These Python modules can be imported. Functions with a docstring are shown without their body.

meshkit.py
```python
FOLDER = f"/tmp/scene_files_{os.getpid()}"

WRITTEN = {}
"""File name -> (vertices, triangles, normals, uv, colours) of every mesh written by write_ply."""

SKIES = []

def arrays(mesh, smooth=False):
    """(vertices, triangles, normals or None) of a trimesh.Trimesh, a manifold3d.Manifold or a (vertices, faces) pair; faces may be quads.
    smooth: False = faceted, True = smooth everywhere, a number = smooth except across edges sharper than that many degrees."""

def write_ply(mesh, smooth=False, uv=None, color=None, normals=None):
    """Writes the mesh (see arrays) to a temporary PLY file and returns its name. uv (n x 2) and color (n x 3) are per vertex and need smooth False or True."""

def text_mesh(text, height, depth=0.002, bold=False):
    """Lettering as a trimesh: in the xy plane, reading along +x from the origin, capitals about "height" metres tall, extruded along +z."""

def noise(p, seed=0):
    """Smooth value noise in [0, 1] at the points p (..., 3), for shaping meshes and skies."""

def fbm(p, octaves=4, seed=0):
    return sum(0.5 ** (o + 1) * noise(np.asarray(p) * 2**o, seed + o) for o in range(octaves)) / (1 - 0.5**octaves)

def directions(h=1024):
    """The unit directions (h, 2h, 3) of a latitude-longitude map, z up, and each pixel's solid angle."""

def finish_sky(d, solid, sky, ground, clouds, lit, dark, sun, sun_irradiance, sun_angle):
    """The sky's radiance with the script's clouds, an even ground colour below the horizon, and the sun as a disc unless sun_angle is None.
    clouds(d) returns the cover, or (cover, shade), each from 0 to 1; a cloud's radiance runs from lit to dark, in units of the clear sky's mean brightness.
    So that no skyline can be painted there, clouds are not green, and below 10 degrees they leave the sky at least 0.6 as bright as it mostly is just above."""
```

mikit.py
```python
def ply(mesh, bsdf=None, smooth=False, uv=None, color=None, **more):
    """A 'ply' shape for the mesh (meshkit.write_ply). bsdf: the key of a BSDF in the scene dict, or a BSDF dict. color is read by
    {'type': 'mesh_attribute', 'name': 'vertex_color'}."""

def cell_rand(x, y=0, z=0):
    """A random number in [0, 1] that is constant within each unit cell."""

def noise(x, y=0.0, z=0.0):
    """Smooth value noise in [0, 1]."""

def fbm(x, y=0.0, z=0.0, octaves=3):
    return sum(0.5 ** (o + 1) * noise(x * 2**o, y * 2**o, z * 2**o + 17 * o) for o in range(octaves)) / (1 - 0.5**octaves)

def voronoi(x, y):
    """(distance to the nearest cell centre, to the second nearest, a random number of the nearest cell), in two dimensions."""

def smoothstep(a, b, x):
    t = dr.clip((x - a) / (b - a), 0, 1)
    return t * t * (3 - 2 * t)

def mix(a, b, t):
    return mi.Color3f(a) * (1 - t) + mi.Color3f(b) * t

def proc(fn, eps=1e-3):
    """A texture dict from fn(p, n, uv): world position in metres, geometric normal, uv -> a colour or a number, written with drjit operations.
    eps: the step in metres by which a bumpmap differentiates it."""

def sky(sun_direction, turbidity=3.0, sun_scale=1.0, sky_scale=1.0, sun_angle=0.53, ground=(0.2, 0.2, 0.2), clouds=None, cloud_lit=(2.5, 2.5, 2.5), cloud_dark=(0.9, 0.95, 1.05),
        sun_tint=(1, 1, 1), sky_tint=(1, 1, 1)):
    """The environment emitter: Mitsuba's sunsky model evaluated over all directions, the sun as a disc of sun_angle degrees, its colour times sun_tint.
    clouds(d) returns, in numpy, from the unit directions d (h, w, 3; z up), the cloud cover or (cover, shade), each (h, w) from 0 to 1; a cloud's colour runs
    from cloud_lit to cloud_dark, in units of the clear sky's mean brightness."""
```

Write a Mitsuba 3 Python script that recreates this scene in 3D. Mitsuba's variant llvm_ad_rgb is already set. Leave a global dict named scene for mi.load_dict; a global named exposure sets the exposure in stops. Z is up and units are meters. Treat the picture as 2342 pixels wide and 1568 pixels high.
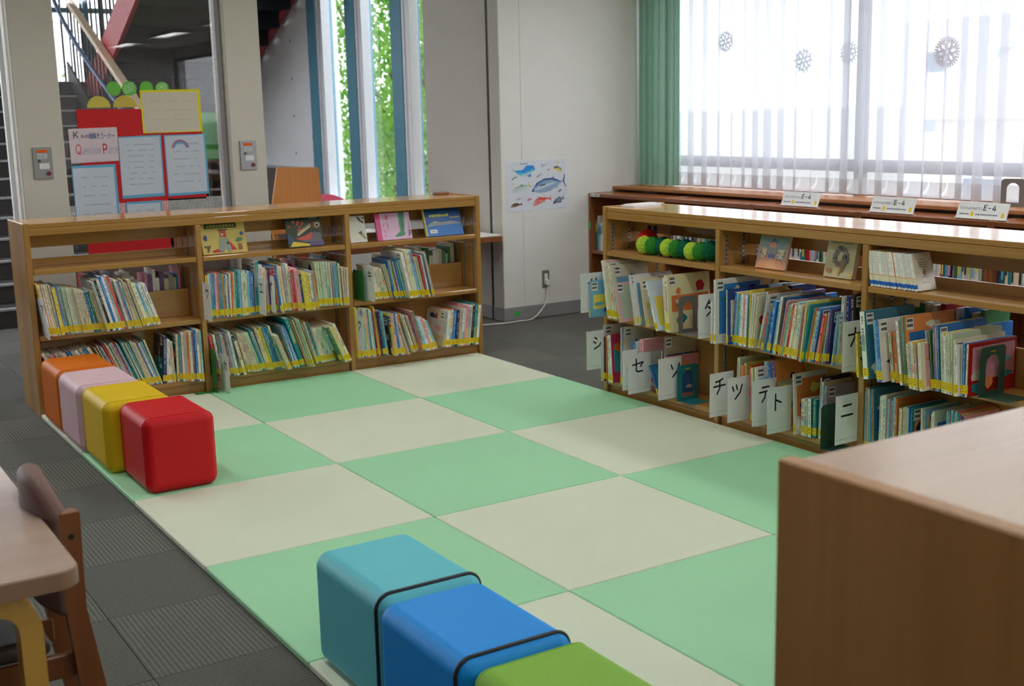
import math, random
import numpy as np, trimesh, mitsuba as mi, drjit as dr
import shapely
from shapely.geometry import Polygon, LineString, Point, box as sbox
from shapely.ops import unary_union
import mikit, meshkit
from mikit import proc, noise, fbm, cell_rand, smoothstep, mix

T = mi.ScalarTransform4f
scene, labels = {}, {}
PI = math.pi

# ------------------------------------------------------------------ camera, sky, exposure
exposure = 0.15
EYE = np.array([-1.1857, -6.613, 1.5293])
YAW, PITCH, ROLL = 0.5604, -0.1866, -0.0232
fwd = np.array([math.sin(YAW) * math.cos(PITCH), math.cos(YAW) * math.cos(PITCH), math.sin(PITCH)])
right = np.array([math.cos(YAW), -math.sin(YAW), 0.0])
up0 = np.cross(right, fwd)
upv = -math.sin(ROLL) * right + math.cos(ROLL) * up0
scene['camera'] = {'type': 'thinlens', 'fov': math.degrees(2 * math.atan(1171 / 2756.8)), 'fov_axis': 'x',
                   'aperture_radius': 0.0045, 'focus_distance': 4.6, 'near_clip': 0.05, 'far_clip': 500.0,
                   'to_world': T().look_at(origin=EYE.tolist(), target=(EYE + fwd).tolist(), up=upv.tolist())}


def overcast(d):
    n = meshkit.fbm(d * 3.0, 3, seed=5)
    return np.full(n.shape, 1.0), np.clip((n - 0.35) * 1.2, 0, 1) * 0.6


scene['sky'] = mikit.sky((0.6, -0.3, 0.75), turbidity=4.0, sun_scale=0.0, sky_scale=18.0, ground=(0.32, 0.33, 0.32), clouds=overcast,
                         cloud_lit=(1.65, 1.72, 1.85), cloud_dark=(1.3, 1.37, 1.5))
LAMP = 11.0

# ------------------------------------------------------------------ helpers


def lin(c):
    c = np.asarray(c, float) / 255.0
    return np.where(c <= 0.04045, c / 12.92, ((c + 0.055) / 1.055) ** 2.4)


def L3(c):
    return [float(x) for x in lin(c)]


_used = {}


def uniq(name, parent=None):
    full = f'{parent}__{name}' if parent else name
    n = _used.get(full, 0)
    _used[full] = n + 1
    return full if n == 0 else f'{full}_{n:03d}'


def lab(key, label=None, cat=None, group=None, kind=None):
    d = labels.setdefault(key, {})
    for k, v in (('label', label), ('category', cat), ('group', group), ('kind', kind)):
        if v:
            d[k] = v
    return key


def thing(name, label, cat, group=None):
    return lab(uniq(name), label, cat, group)


class G:
    """Mesh with one colour per face (vertices not shared)."""

    def __init__(self):
        self.v, self.f, self.c, self.n = [], [], [], 0

    def raw(self, v, f, col, M=None):
        v = np.asarray(v, float)
        f = np.asarray(f, int)
        if M is not None:
            v = v @ M[:3, :3].T + M[:3, 3]
        self.v.append(v)
        self.f.append(f + self.n)
        self.c.append(np.tile(lin(col), (len(v), 1)))
        self.n += len(v)
        return self

    def box(self, x0, x1, y0, y1, z0, z1, col=(200, 200, 200), M=None):
        p = np.array([[x, y, z] for x in (x0, x1) for y in (y0, y1) for z in (z0, z1)], float)
        q = [(0, 1, 3, 2), (4, 6, 7, 5), (0, 4, 5, 1), (2, 3, 7, 6), (0, 2, 6, 4), (1, 5, 7, 3)]
        v, f = [], []
        for i, a in enumerate(q):
            v += [p[k] for k in a]
            f += [[4 * i, 4 * i + 1, 4 * i + 2], [4 * i, 4 * i + 2, 4 * i + 3]]
        return self.raw(v, f, col, M)

    def quad(self, a, b, c, d, col, M=None):
        return self.raw([a, b, c, d], [[0, 1, 2], [0, 2, 3]], col, M)

    def mesh(self, m, col=(200, 200, 200), M=None):
        return self.raw(m.vertices, m.faces, col, M)

    def flat(self, shape, o, u, v, col, M=None):
        """A flat 2D polygon laid at o with axes u, v (metres)."""
        o, u, v = (np.asarray(x, float) for x in (o, u, v))
        for g in getattr(shape, 'geoms', [shape]):
            if g.is_empty or not hasattr(g, 'exterior') or g.area < 1e-10:
                continue
            vv, ff = trimesh.creation.triangulate_polygon(g, engine='earcut')
            vv = np.asarray(vv)
            a = vv[ff]
            s = (a[:, 1, 0] - a[:, 0, 0]) * (a[:, 2, 1] - a[:, 0, 1]) - (a[:, 1, 1] - a[:, 0, 1]) * (a[:, 2, 0] - a[:, 0, 0])
            ff = np.where((s < 0)[:, None], ff[:, ::-1], ff)
            self.raw(o + vv[:, :1] * u + vv[:, 1:2] * v, ff, col, M)
        return self

    def get(self):
        return np.vstack(self.v), np.vstack(self.f), np.vstack(self.c)


def put(g, name, bsdf, parent=None, smooth=False, M=None, kind=None, label=None, color=None):
    """ONE entry of the scene from a G (coloured when the material reads vertex colours) or a trimesh."""
    key = uniq(name, parent)
    if isinstance(g, G):
        v, f, c = g.get()
        if M is not None:
            v = v @ M[:3, :3].T + M[:3, 3]
        if bsdf.startswith('print'):
            scene[key] = mikit.ply((v, f), bsdf, color=c)
        else:
            scene[key] = mikit.ply((v, f), bsdf, smooth)
    else:
        m = g
        if M is not None:
            m = trimesh.Trimesh(m.vertices @ M[:3, :3].T + M[:3, 3], m.faces, process=False)
        scene[key] = mikit.ply(m, bsdf, smooth)
    if kind or label:
        lab(key, label, kind=kind)
    return key


def cbox(x0, x1, y0, y1, z0, z1, b=0.002):
    """A box with chamfered edges."""
    b = min(b, (x1 - x0) * .45, (y1 - y0) * .45, (z1 - z0) * .45)
    P = []
    for sx, x in ((1, x0), (-1, x1)):
        for sy, y in ((1, y0), (-1, y1)):
            for sz, z in ((1, z0), (-1, z1)):
                P += [(x + sx * b, y + sy * b, z), (x + sx * b, y, z + sz * b), (x, y + sy * b, z + sz * b)]
    return trimesh.Trimesh(P).convex_hull


def rbox(x0, x1, y0, y1, z0, z1, r, sub=3):
    """A box with round edges."""
    s = trimesh.creation.icosphere(subdivisions=sub, radius=r).vertices
    P = [s + [x, y, z] for x in (x0 + r, x1 - r) for y in (y0 + r, y1 - r) for z in (z0 + r, z1 - r)]
    return trimesh.convex.convex_hull(np.vstack(P))


def join(ms):
    return trimesh.util.concatenate(ms)


def cyl(a, b, r, n=16):
    return trimesh.creation.cylinder(radius=r, segment=np.array([a, b], float), sections=n)


def extr(poly, z0, z1):
    m = trimesh.creation.extrude_polygon(poly, z1 - z0, engine='earcut')
    m.apply_translation([0, 0, z0])
    return m


def axes(o, x, y, z):
    M = np.eye(4)
    M[:3, 0], M[:3, 1], M[:3, 2], M[:3, 3] = x, y, z, o
    return M


def tube(pts, r, n=8):
    from scipy.interpolate import CubicSpline
    pts = np.asarray(pts, float)
    t = np.r_[0, np.cumsum(np.linalg.norm(np.diff(pts, axis=0), axis=1))]
    cs = CubicSpline(t, pts)
    p = cs(np.linspace(0, t[-1], 8 * len(pts)))
    d = np.gradient(p, axis=0)
    d /= np.linalg.norm(d, axis=1, keepdims=True)
    a = np.cross(d, [0.13, 0.2, 0.97])
    a /= np.linalg.norm(a, axis=1, keepdims=True)
    b = np.cross(d, a)
    th = np.arange(n) * 2 * PI / n
    v = (p[:, None] + r * (np.cos(th)[None, :, None] * a[:, None] + np.sin(th)[None, :, None] * b[:, None])).reshape(-1, 3)
    f = []
    for i in range(len(p) - 1):
        for j in range(n):
            k = (j + 1) % n
            f += [[i * n + j, i * n + k, (i + 1) * n + k], [i * n + j, (i + 1) * n + k, (i + 1) * n + j]]
    return trimesh.Trimesh(v, f, process=False)


# ------------------------------------------------------------------ lettering
STROKES = {
    'ア': [[(.1, .85), (.88, .85), (.6, .55)], [(.52, .7), (.45, .4), (.2, .08)]],
    'ウ': [[(.5, .98), (.5, .8)], [(.15, .5), (.15, .78), (.87, .78), (.8, .45), (.4, .05)]],
    'エ': [[(.2, .85), (.8, .85)], [(.5, .85), (.5, .12)], [(.08, .12), (.92, .12)]],
    'オ': [[(.1, .68), (.92, .68)], [(.62, .95), (.62, .1), (.48, .16)], [(.6, .66), (.4, .35), (.1, .15)]],
    'カ': [[(.1, .68), (.85, .68), (.78, .1), (.62, .16)], [(.45, .95), (.42, .5), (.12, .05)]],
    'キ': [[(.15, .72), (.82, .8)], [(.08, .42), (.92, .52)], [(.42, .98), (.58, .02)]],
    'ク': [[(.42, .95), (.15, .5)], [(.36, .8), (.85, .8), (.7, .4), (.3, .03)]],
    'ケ': [[(.35, .95), (.1, .5)], [(.25, .7), (.92, .7)], [(.62, .7), (.58, .35), (.38, .05)]],
    'サ': [[(.05, .65), (.95, .65)], [(.3, .92), (.3, .38)], [(.7, .95), (.68, .4), (.45, .05)]],
    'シ': [[(.2, .88), (.38, .76)], [(.1, .6), (.28, .48)], [(.15, .08), (.55, .25), (.9, .7)]],
    'ス': [[(.15, .85), (.8, .85), (.6, .5), (.08, .08)], [(.55, .45), (.9, .08)]],
    'セ': [[(.05, .58), (.92, .72), (.72, .45)], [(.35, .95), (.35, .18), (.5, .1), (.88, .12)]],
    'ソ': [[(.15, .85), (.28, .58)], [(.85, .9), (.7, .45), (.3, .05)]],
    'タ': [[(.42, .95), (.12, .5)], [(.36, .8), (.85, .8), (.68, .4), (.25, .02)], [(.35, .55), (.7, .35)]],
    'チ': [[(.75, .95), (.5, .85), (.2, .8)], [(.05, .52), (.95, .56)], [(.52, .85), (.52, .4), (.3, .05)]],
    'ツ': [[(.12, .8), (.22, .55)], [(.42, .88), (.5, .62)], [(.88, .85), (.72, .4), (.35, .05)]],
    'テ': [[(.25, .88), (.78, .9)], [(.05, .6), (.95, .64)], [(.52, .6), (.48, .3), (.25, .03)]],
    'ト': [[(.35, .95), (.35, .02)], [(.35, .62), (.8, .42)]],
    'ナ': [[(.05, .62), (.95, .66)], [(.55, .95), (.52, .45), (.25, .02)]],
    'ニ': [[(.2, .75), (.8, .78)], [(.08, .2), (.92, .22)]],
}
GLYPH = {'の': '051405270936164322462848394845465538583259175711490243003400300230043905450849125219522750334836404136413530311627082203190212030807;12251411161021122623294021381431', '氏': '1000080210041049345153555651554840464032623061244223441250035502571262096203590050004300380934241723170622063410350934031200;3344174317313331', '謎': '04192119210223022706272822282131203004300436203622343834345139524242444244555056513952395552615157356234622853285327611662125908570853175018500263026200410034003101290125002000100009000400;3408330637034501441541143707;33153515371742283328;1005150415131013|224722502451285033413338313628362446|014410450754135516491645224522390239|0428202821230422', '解': '01000402061306310135094711561755175026502848264030403235384040464047324732536152593456315130512561256120511951146213620751075100450045054307310730002100200016001509110910010700;3932423142254525463345375337544747474336;3714451345193919;31193319362836293230;2102250125092109;2129252825342134;2222211525152522;1341194020441444;1229162816341234;1322121516151622', 'き': '0927103335333339113910441146314529523153375338464446474852475141414040384233553556335629462748205118491233143420411938262325|110611131319162020192016181418082005260348044800400021001600', 'コ': '0909481048381038104555455400490047020902', 'ー': '0629582958210621', 'ナ': '0529053630363051385137366036602937293720341130052000170013001303200627143029', 'に': '25072619321932093707490758095902520035002902|28455645563847372838|0708083710501351185014301420202020151606160013000900', 'ほ': '230926153318411941262527263340324134414127412647584858424742473459345927472647234816610859015701530649084600420031002403;3007330439044106411233123010|06140948105114511750174614341318151816212019150315000900', 'ん': '04000402111511182952355036473243252832293825400544044906562062165806530047003900350032043220302226222220161212000900', 'お': '434043434546474659396235593157315037|06060612081620252034073507412041205327532742404439372635262746285225561956095405480042003300310444064809491843223422261927042600230017001200;13101605200520161413', 'は': '231025142917421942314032253325394139415149514840594159344833491558116206590257025207490748024500350030002402;30073304390442064211411233123010|0614094810511751131818202016150415000900', 'な': '413942424644593761345629|2002211229173917383345334515580757025301490646064400380026002200;2709280337033906391038113011|0511183517360636054220422247225330532844374538413738253623281209', 'し': '14071451225223482112220728033904450753175813581052034100360022001602'}


def kana(ch, size, w=0.1):
    g = unary_union([LineString(s).buffer(w / 2) for s in STROKES[ch]])
    return shapely.affinity.scale(g, size, size, origin=(0, 0))


def jtext(s, size):
    out = []
    for i, ch in enumerate(s):
        if ch not in GLYPH:
            continue
        for p in GLYPH[ch].split('|'):
            rings = [[(int(r[k:k + 2]) / 64 + i, int(r[k + 2:k + 4]) / 64) for k in range(0, len(r), 4)] for r in p.split(';')]
            out.append(Polygon(rings[0], rings[1:]).buffer(0))
    return shapely.affinity.scale(unary_union(out), size, size, origin=(0, 0))


def ltext(s, h, bold=False):
    m = meshkit.text_mesh(s, h, 0.001, bold)
    top = m.triangles[(m.face_normals[:, 2] > .9)]
    return unary_union([Polygon(t[:, :2]) for t in top if Polygon(t[:, :2]).area > 1e-12]).buffer(1e-5)


def blot(cx, cy, rx, ry, seed, n=14, rough=.25):
    r = random.Random(seed)
    k = [1 + rough * (r.random() * 2 - 1) for _ in range(n)]
    return Polygon([(cx + rx * k[i] * math.cos(2 * PI * i / n), cy + ry * k[i] * math.sin(2 * PI * i / n)) for i in range(n)]).buffer(0)


# ------------------------------------------------------------------ materials


def princ(color, rough=0.5, **k):
    c = color if isinstance(color, dict) else {'type': 'rgb', 'value': L3(color)}
    return {'type': 'principled', 'base_color': c, 'roughness': rough, **k}


def two(b):
    return {'type': 'twosided', 'bsdf': b}


def mat(name, b):
    scene[name] = two(b)
    return name


def wood(axis, light, dark, seed=0.0):
    a, b = L3(light), L3(dark)
    s = {'x': (1.6, 70, 70), 'y': (70, 1.6, 70), 'z': (70, 70, 1.6)}[axis]

    def fn(p, n, uv):
        w = fbm(p.x * s[0] * .12 + seed, p.y * s[1] * .12, p.z * s[2] * .12, 2)
        g = fbm(p.x * s[0] + 3 * w + seed, p.y * s[1] + 3 * w, p.z * s[2] + 3 * w, 3)
        return mix(a, b, dr.clip(0.55 * g + 0.6 * w - 0.08, 0, 1))
    return proc(fn)


OAK = ((182, 138, 78), (148, 104, 52))
BRN = ((150, 92, 56), (118, 66, 36))
for ax in 'xyz':
    mat('oak_' + ax, princ(wood(ax, *OAK), 0.12, specular=0.6))
    mat('brown_' + ax, princ(wood(ax, *BRN, seed=9.0), 0.2, specular=0.5))
mat('counter_z', princ(wood('z', (172, 122, 66), (140, 94, 46), 4.0), 0.4, specular=0.5))
mat('counter_x', princ(wood('x', (178, 148, 124), (154, 124, 100), 4.0), 0.24, specular=0.6))
mat('table_laminate', princ(wood('x', (186, 160, 146), (168, 140, 126), 2.0), 0.16, specular=0.6))
mat('table_edge', princ(wood('x', (142, 108, 84), (120, 88, 66), 2.0), 0.4))
mat('birch_z', princ(wood('z', (206, 160, 70), (182, 134, 50), 7.0), 0.35, specular=0.5))
mat('chair_wood', princ(wood('z', (134, 80, 40), (102, 56, 26), 6.0), 0.35))
mat('orange_wood', princ(wood('z', (214, 142, 66), (192, 120, 50), 6.0), 0.4))
mat('print_gloss', princ({'type': 'mesh_attribute', 'name': 'vertex_color'}, 0.3, specular=0.5))
mat('print_matte', princ({'type': 'mesh_attribute', 'name': 'vertex_color'}, 0.75, specular=0.3))
mat('paper', princ((232, 226, 210), 0.85, specular=0.2))
mat('white_metal', princ((214, 214, 212), 0.4))
mat('steel', princ((150, 150, 150), 0.35, metallic=0.7))
mat('dark_steel', princ((70, 72, 74), 0.4, metallic=0.5))
mat('grey_metal', princ((128, 126, 124), 0.4, metallic=0.3))
mat('teal_metal', princ((34, 116, 124), 0.35))
mat('darkgreen_metal', princ((44, 74, 60), 0.4))
mat('green_metal', princ((38, 128, 62), 0.4))
mat('navy_metal', princ((40, 62, 78), 0.4))
mat('aluminium', princ((236, 238, 242), 0.4))
mat('blue_frame', princ((92, 146, 168), 0.45))
mat('rail_blue', princ((70, 92, 130), 0.35, metallic=0.3))
mat('rail_beige', princ((214, 190, 160), 0.45))
mat('red_paint', princ((176, 52, 62), 0.45))
mat('black_paint', princ((34, 36, 38), 0.5))
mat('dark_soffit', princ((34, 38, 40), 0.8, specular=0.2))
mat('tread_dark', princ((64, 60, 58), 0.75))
mat('nosing', princ((168, 168, 170), 0.5))
mat('window_bar', princ((112, 112, 118), 0.45))
mat('trim_wood', princ(wood('z', (176, 116, 62), (146, 90, 44), 3.0), 0.4))
mat('plastic_white', princ((236, 236, 234), 0.35))
mat('plastic_green', princ((60, 190, 80), 0.5))
mat('red_button', princ((120, 30, 40), 0.3))
mat('vinyl_seat', princ((66, 52, 48), 0.42))
mat('vinyl_back', princ((112, 84, 78), 0.55, specular=0.3))
mat('fabric_pink', princ((238, 96, 130), 0.7))
mat('fabric_grey', princ((104, 114, 138), 0.7))
mat('mauve', princ((150, 116, 130), 0.6))
mat('cord', princ((228, 226, 220), 0.45))
mat('black_hole', princ((20, 20, 20), 0.6))
mat('bench_brown', princ((112, 96, 92), 0.6))
mat('dark_wall', princ((112, 96, 80), 0.8))
mat('ceiling_paint', princ((226, 224, 218), 0.85))
mat('earth', princ((120, 122, 116), 0.9))
mat('house_cream', princ((236, 222, 206), 0.85))
mat('house_grey', princ((176, 186, 204), 0.85))
mat('house_pale', princ((214, 222, 230), 0.85))
mat('house_roof', princ((196, 190, 190), 0.8))
mat('house_window', princ((120, 132, 150), 0.3))
mat('bark', princ((92, 78, 62), 0.9))
mat('rainbow', princ({'type': 'mesh_attribute', 'name': 'vertex_color'}, 0.7))


def wallfn(base, amp=.04, sc=6.0):
    b = L3(base)

    def fn(p, n, uv):
        return mi.Color3f(b) * (1 - amp + 2 * amp * fbm(p.x * sc, p.y * sc, p.z * sc, 3))
    return proc(fn)


mat('wall_paint', princ(wallfn((232, 230, 226), .02), 0.7))
mat('wall_grey', princ(wallfn((190, 184, 174), .02), 0.7))
mat('pillar_paint', princ(wallfn((208, 202, 190), .015), 0.55))
mat('baseboard_grey', princ((150, 148, 150), 0.5))
mat('concrete', princ(wallfn((240, 241, 243), .05, 2.2), 0.8))


def carpet_fn(stripe):
    a, b = L3((92, 92, 88)), L3((112, 112, 106))

    def fn(p, n, uv):
        w = fbm(p.x * 240, p.y * 240, 0, 2)
        c = mix(a, b, w * .6 + .1)
        if stripe:
            s = smoothstep(-.25, .6, dr.sin(p.x * (2 * PI / 0.0155)))
            c = c * (0.80 + 0.34 * s)
        else:
            c = c * (0.86 + 0.12 * dr.sin(p.y * (2 * PI / 0.0155)))
        return c
    return proc(fn)


mat('carpet_plain', princ(carpet_fn(False), 0.95, specular=0.1))
mat('carpet_stripe', princ(carpet_fn(True), 0.95, specular=0.1))
mat('carpet_base', princ((98, 97, 94), 0.95, specular=0.1))


def vinyl(col, rough=0.45):
    b = L3(col)

    def bump(p, n, uv):
        return fbm(p.x * 420, p.y * 420, p.z * 420, 2)

    def fn(p, n, uv):
        return mi.Color3f(b) * (0.97 + 0.06 * fbm(p.x * 5, p.y * 5, p.z * 5, 2))
    return {'type': 'bumpmap', 'arbitrary': proc(bump, eps=8e-4), 'scale': 0.00022, 'bsdf': princ(proc(fn), rough, specular=0.3)}


MATCOL = dict(mat_green=(156, 212, 168), mat_cream=(210, 216, 194))
for k, c in MATCOL.items():
    b0 = L3(c)
    scene[k] = two(princ((lambda b0: proc(lambda p, n, uv: mi.Color3f(b0) * (0.97 + 0.06 * fbm(p.x * 3, p.y * 3, 0, 2))))(b0), 0.5, specular=0.4))
VIN = dict(vinyl_orange=(206, 104, 16), vinyl_pink=(214, 180, 188), vinyl_yellow=(216, 180, 16), vinyl_red=(196, 10, 24),
           vinyl_teal=(92, 188, 202), vinyl_blue=(10, 140, 226), vinyl_lime=(126, 178, 52), vinyl_white=(226, 226, 224))
for k, c in VIN.items():
    scene[k] = two(vinyl(c))
mat('piping_black', princ((22, 24, 34), 0.45))


def plush(c, seed):
    b0 = L3(c)

    def fn(p, n, uv):
        return mi.Color3f(b0) * (0.6 + 0.8 * fbm(p.x * 160 + seed, p.y * 160, p.z * 160, 2))
    return princ(proc(fn), 0.9, sheen=0.6, specular=0.1)


mat('plush_lime', plush((176, 206, 66), 1))
mat('plush_mid', plush((50, 130, 50), 2))
mat('plush_dark', plush((20, 92, 66), 3))
mat('plush_red', plush((190, 24, 30), 4))
mat('plush_navy', plush((56, 58, 100), 5))

scene['glass_pane'] = {'type': 'thindielectric', 'int_ior': 1.5}
scene['sheer'] = {'type': 'mask', 'opacity': 0.55, 'bsdf': {'type': 'principledthin', 'base_color': {'type': 'rgb', 'value': [0.80, 0.82, 0.87]}, 'roughness': 0.9, 'diff_trans': 1.15}}
scene['sheer_hem'] = {'type': 'mask', 'opacity': 0.75, 'bsdf': {'type': 'principledthin', 'base_color': {'type': 'rgb', 'value': [0.78, 0.78, 0.80]}, 'roughness': 0.9, 'diff_trans': 1.0}}
scene['curtain_green'] = {'type': 'principledthin', 'base_color': {'type': 'rgb', 'value': L3((164, 200, 184))}, 'roughness': 0.85, 'diff_trans': 0.3}
LEAF_A, LEAF_B = L3((70, 128, 52)), L3((150, 192, 96))
scene['leaf'] = {'type': 'principledthin', 'base_color': proc(lambda p, n, uv: mix(LEAF_A, LEAF_B, noise(p.x * 6, p.y * 6, p.z * 6))), 'roughness': 0.5, 'diff_trans': 0.9}
scene['tape_clear'] = {'type': 'mask', 'opacity': 0.35, 'bsdf': two(princ((240, 244, 240), 0.15))}

# ------------------------------------------------------------------ the setting
WX, WY = 3.545, 1.0188            # the wall's outer corner
WINX = 5.0


def struct(name, g, bsdf, parent=None, smooth=False):
    k = put(g, name, bsdf, parent, smooth)
    if not parent:
        lab(k, kind='structure')
    return k


struct('floor', cbox(-7, 5.2, -11, 9.2, -0.3, -0.006, .001), 'carpet_base')
protoS, protoP = {}, None
rt = random.Random(3)
tile_mesh = cbox(0.001, 0.499, 0.001, 0.499, -0.0058, 0.0, 0.0012)
tile_ply = [mikit.ply(tile_mesh, b) for b in ('carpet_stripe', 'carpet_plain')]
for i in range(-4, 9):
    for j in range(-13, 7):
        x, y = i * .5 + 0.12, j * .5 + 0.1
        if x >= 0.0 and x + .5 <= 2.62 and y + .5 <= -.05 and y >= -5.3:
            continue
        if y + .5 > WY and x + .5 > WX:
            continue
        scene[uniq('carpet_tile', 'floor')] = {**tile_ply[(i + j) % 2], 'to_world': T().translate([x, y, 0])}

struct('ceiling', cbox(-7, 5.2, -11, 1.42, 2.72, 2.9, .001), 'ceiling_paint')
for i, x in enumerate((-0.5, 1.7, 3.9)):
    for j, y in enumerate((-9.8, -7.5, -5.2, -2.9, -0.7)):
        k = thing('ceiling_light', 'recessed white strip lamp in the ceiling of the reading room', 'ceiling lamp', 'strip lamps in the ceiling')
        put(join([cbox(x - .14, x - .12, y - .64, y + .64, 2.69, 2.73), cbox(x + .12, x + .14, y - .64, y + .64, 2.69, 2.73),
                  cbox(x - .12, x + .12, y - .64, y - .62, 2.69, 2.73), cbox(x - .12, x + .12, y + .62, y + .64, 2.69, 2.73)]), 'frame', 'white_metal', k)
        q = G().quad((x - .12, y - .62, 2.712), (x - .12, y + .62, 2.712), (x + .12, y + .62, 2.712), (x + .12, y - .62, 2.712), (255, 255, 255))
        kk = put(q, 'diffuser', 'white_metal', k)
        scene[kk]['emitter'] = {'type': 'area', 'radiance': {'type': 'rgb', 'value': [LAMP * .98, LAMP, LAMP * .97]}}

# far wall with its return, the shutter groove, baseboards
struct('wall_back', join([cbox(WX + .001, 3.726, WY, WY + .2, 0, 2.72, .003), cbox(3.728, WINX + .2, WY, WY + .2, 0, 2.72, .003)]), 'wall_paint')
struct('wall_return', join([cbox(WX, WX + .3, WY + .005, 1.165, 0, 2.9, .003), cbox(WX, WX + .3, 1.195, 2.16, 0, 3.6, .003), cbox(WX + .06, WX + .3, 1.16, 1.2, 0, 2.9, .001)]), 'wall_grey')
struct('trim_1', cbox(WX - .0015, WX + .06, 1.1655, 1.1945, 0, 2.9, .0005), 'black_hole')
struct('baseboard_back', cbox(WX - .004, WINX, WY - .006, WY + .002, 0, .1, .001), 'baseboard_grey')
struct('baseboard_left', join([cbox(WX - .006, WX + .002, WY - .006, 1.165, 0, .1, .001), cbox(WX - .006, WX + .002, 1.195, 2.16, 0, .1, .001)]), 'baseboard_grey')

# right-hand window wall
ZS, ZT = .966, 2.56
struct('wall_right', join([cbox(WINX - .02, WINX + .2, -11, WY, 0, ZS - .03, .002), cbox(WINX - .02, WINX + .2, -11, WY, ZT, 2.72, .002)]), 'wall_paint')
w1 = 'window_1'
_used['window_1'] = 1
lab(w1, kind='structure')
fr = []
for y0 in np.arange(-10.9, 1.0, 1.66):
    fr.append((y0, y0 + 1.66))
put(join([cbox(WINX - .03, WINX + .03, -10.9, .98, 1.115, 1.195, .004), cbox(WINX - .03, WINX + .03, -10.9, .98, ZT - .05, ZT, .004), cbox(WINX - .03, WINX + .03, -10.9, .98, ZS - .03, ZS + .015, .004)]
         + [cbox(WINX - .03, WINX + .03, y - .035, y + .035, ZS, ZT, .004) for y in (-10.87, -8.9, -6.95, -5.0, -3.05, -1.1, .93)]), 'window_frame', 'window_bar', w1)
for ya, yb in ((-10.87, -8.9), (-8.9, -6.95), (-6.95, -5.0), (-5.0, -3.05), (-3.05, -1.1), (-1.1, .93)):
    for za, zb in ((ZS + .015, 1.115), (1.195, ZT - .05)):
        put(G().quad((WINX, ya + .035, za), (WINX, ya + .035, zb), (WINX, yb - .035, zb), (WINX, yb - .035, za), (255, 255, 255)), 'pane', 'glass_pane', w1)
put(cbox(4.565, WINX - .03, -10.9, WY - .002, ZS - .024, ZS, .004), 'window_sill', 'trim_wood', w1)
struct('trim_2', cbox(4.845, 4.885, WY - .022, WY, ZS, 2.7, .003), 'trim_wood')

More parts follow.
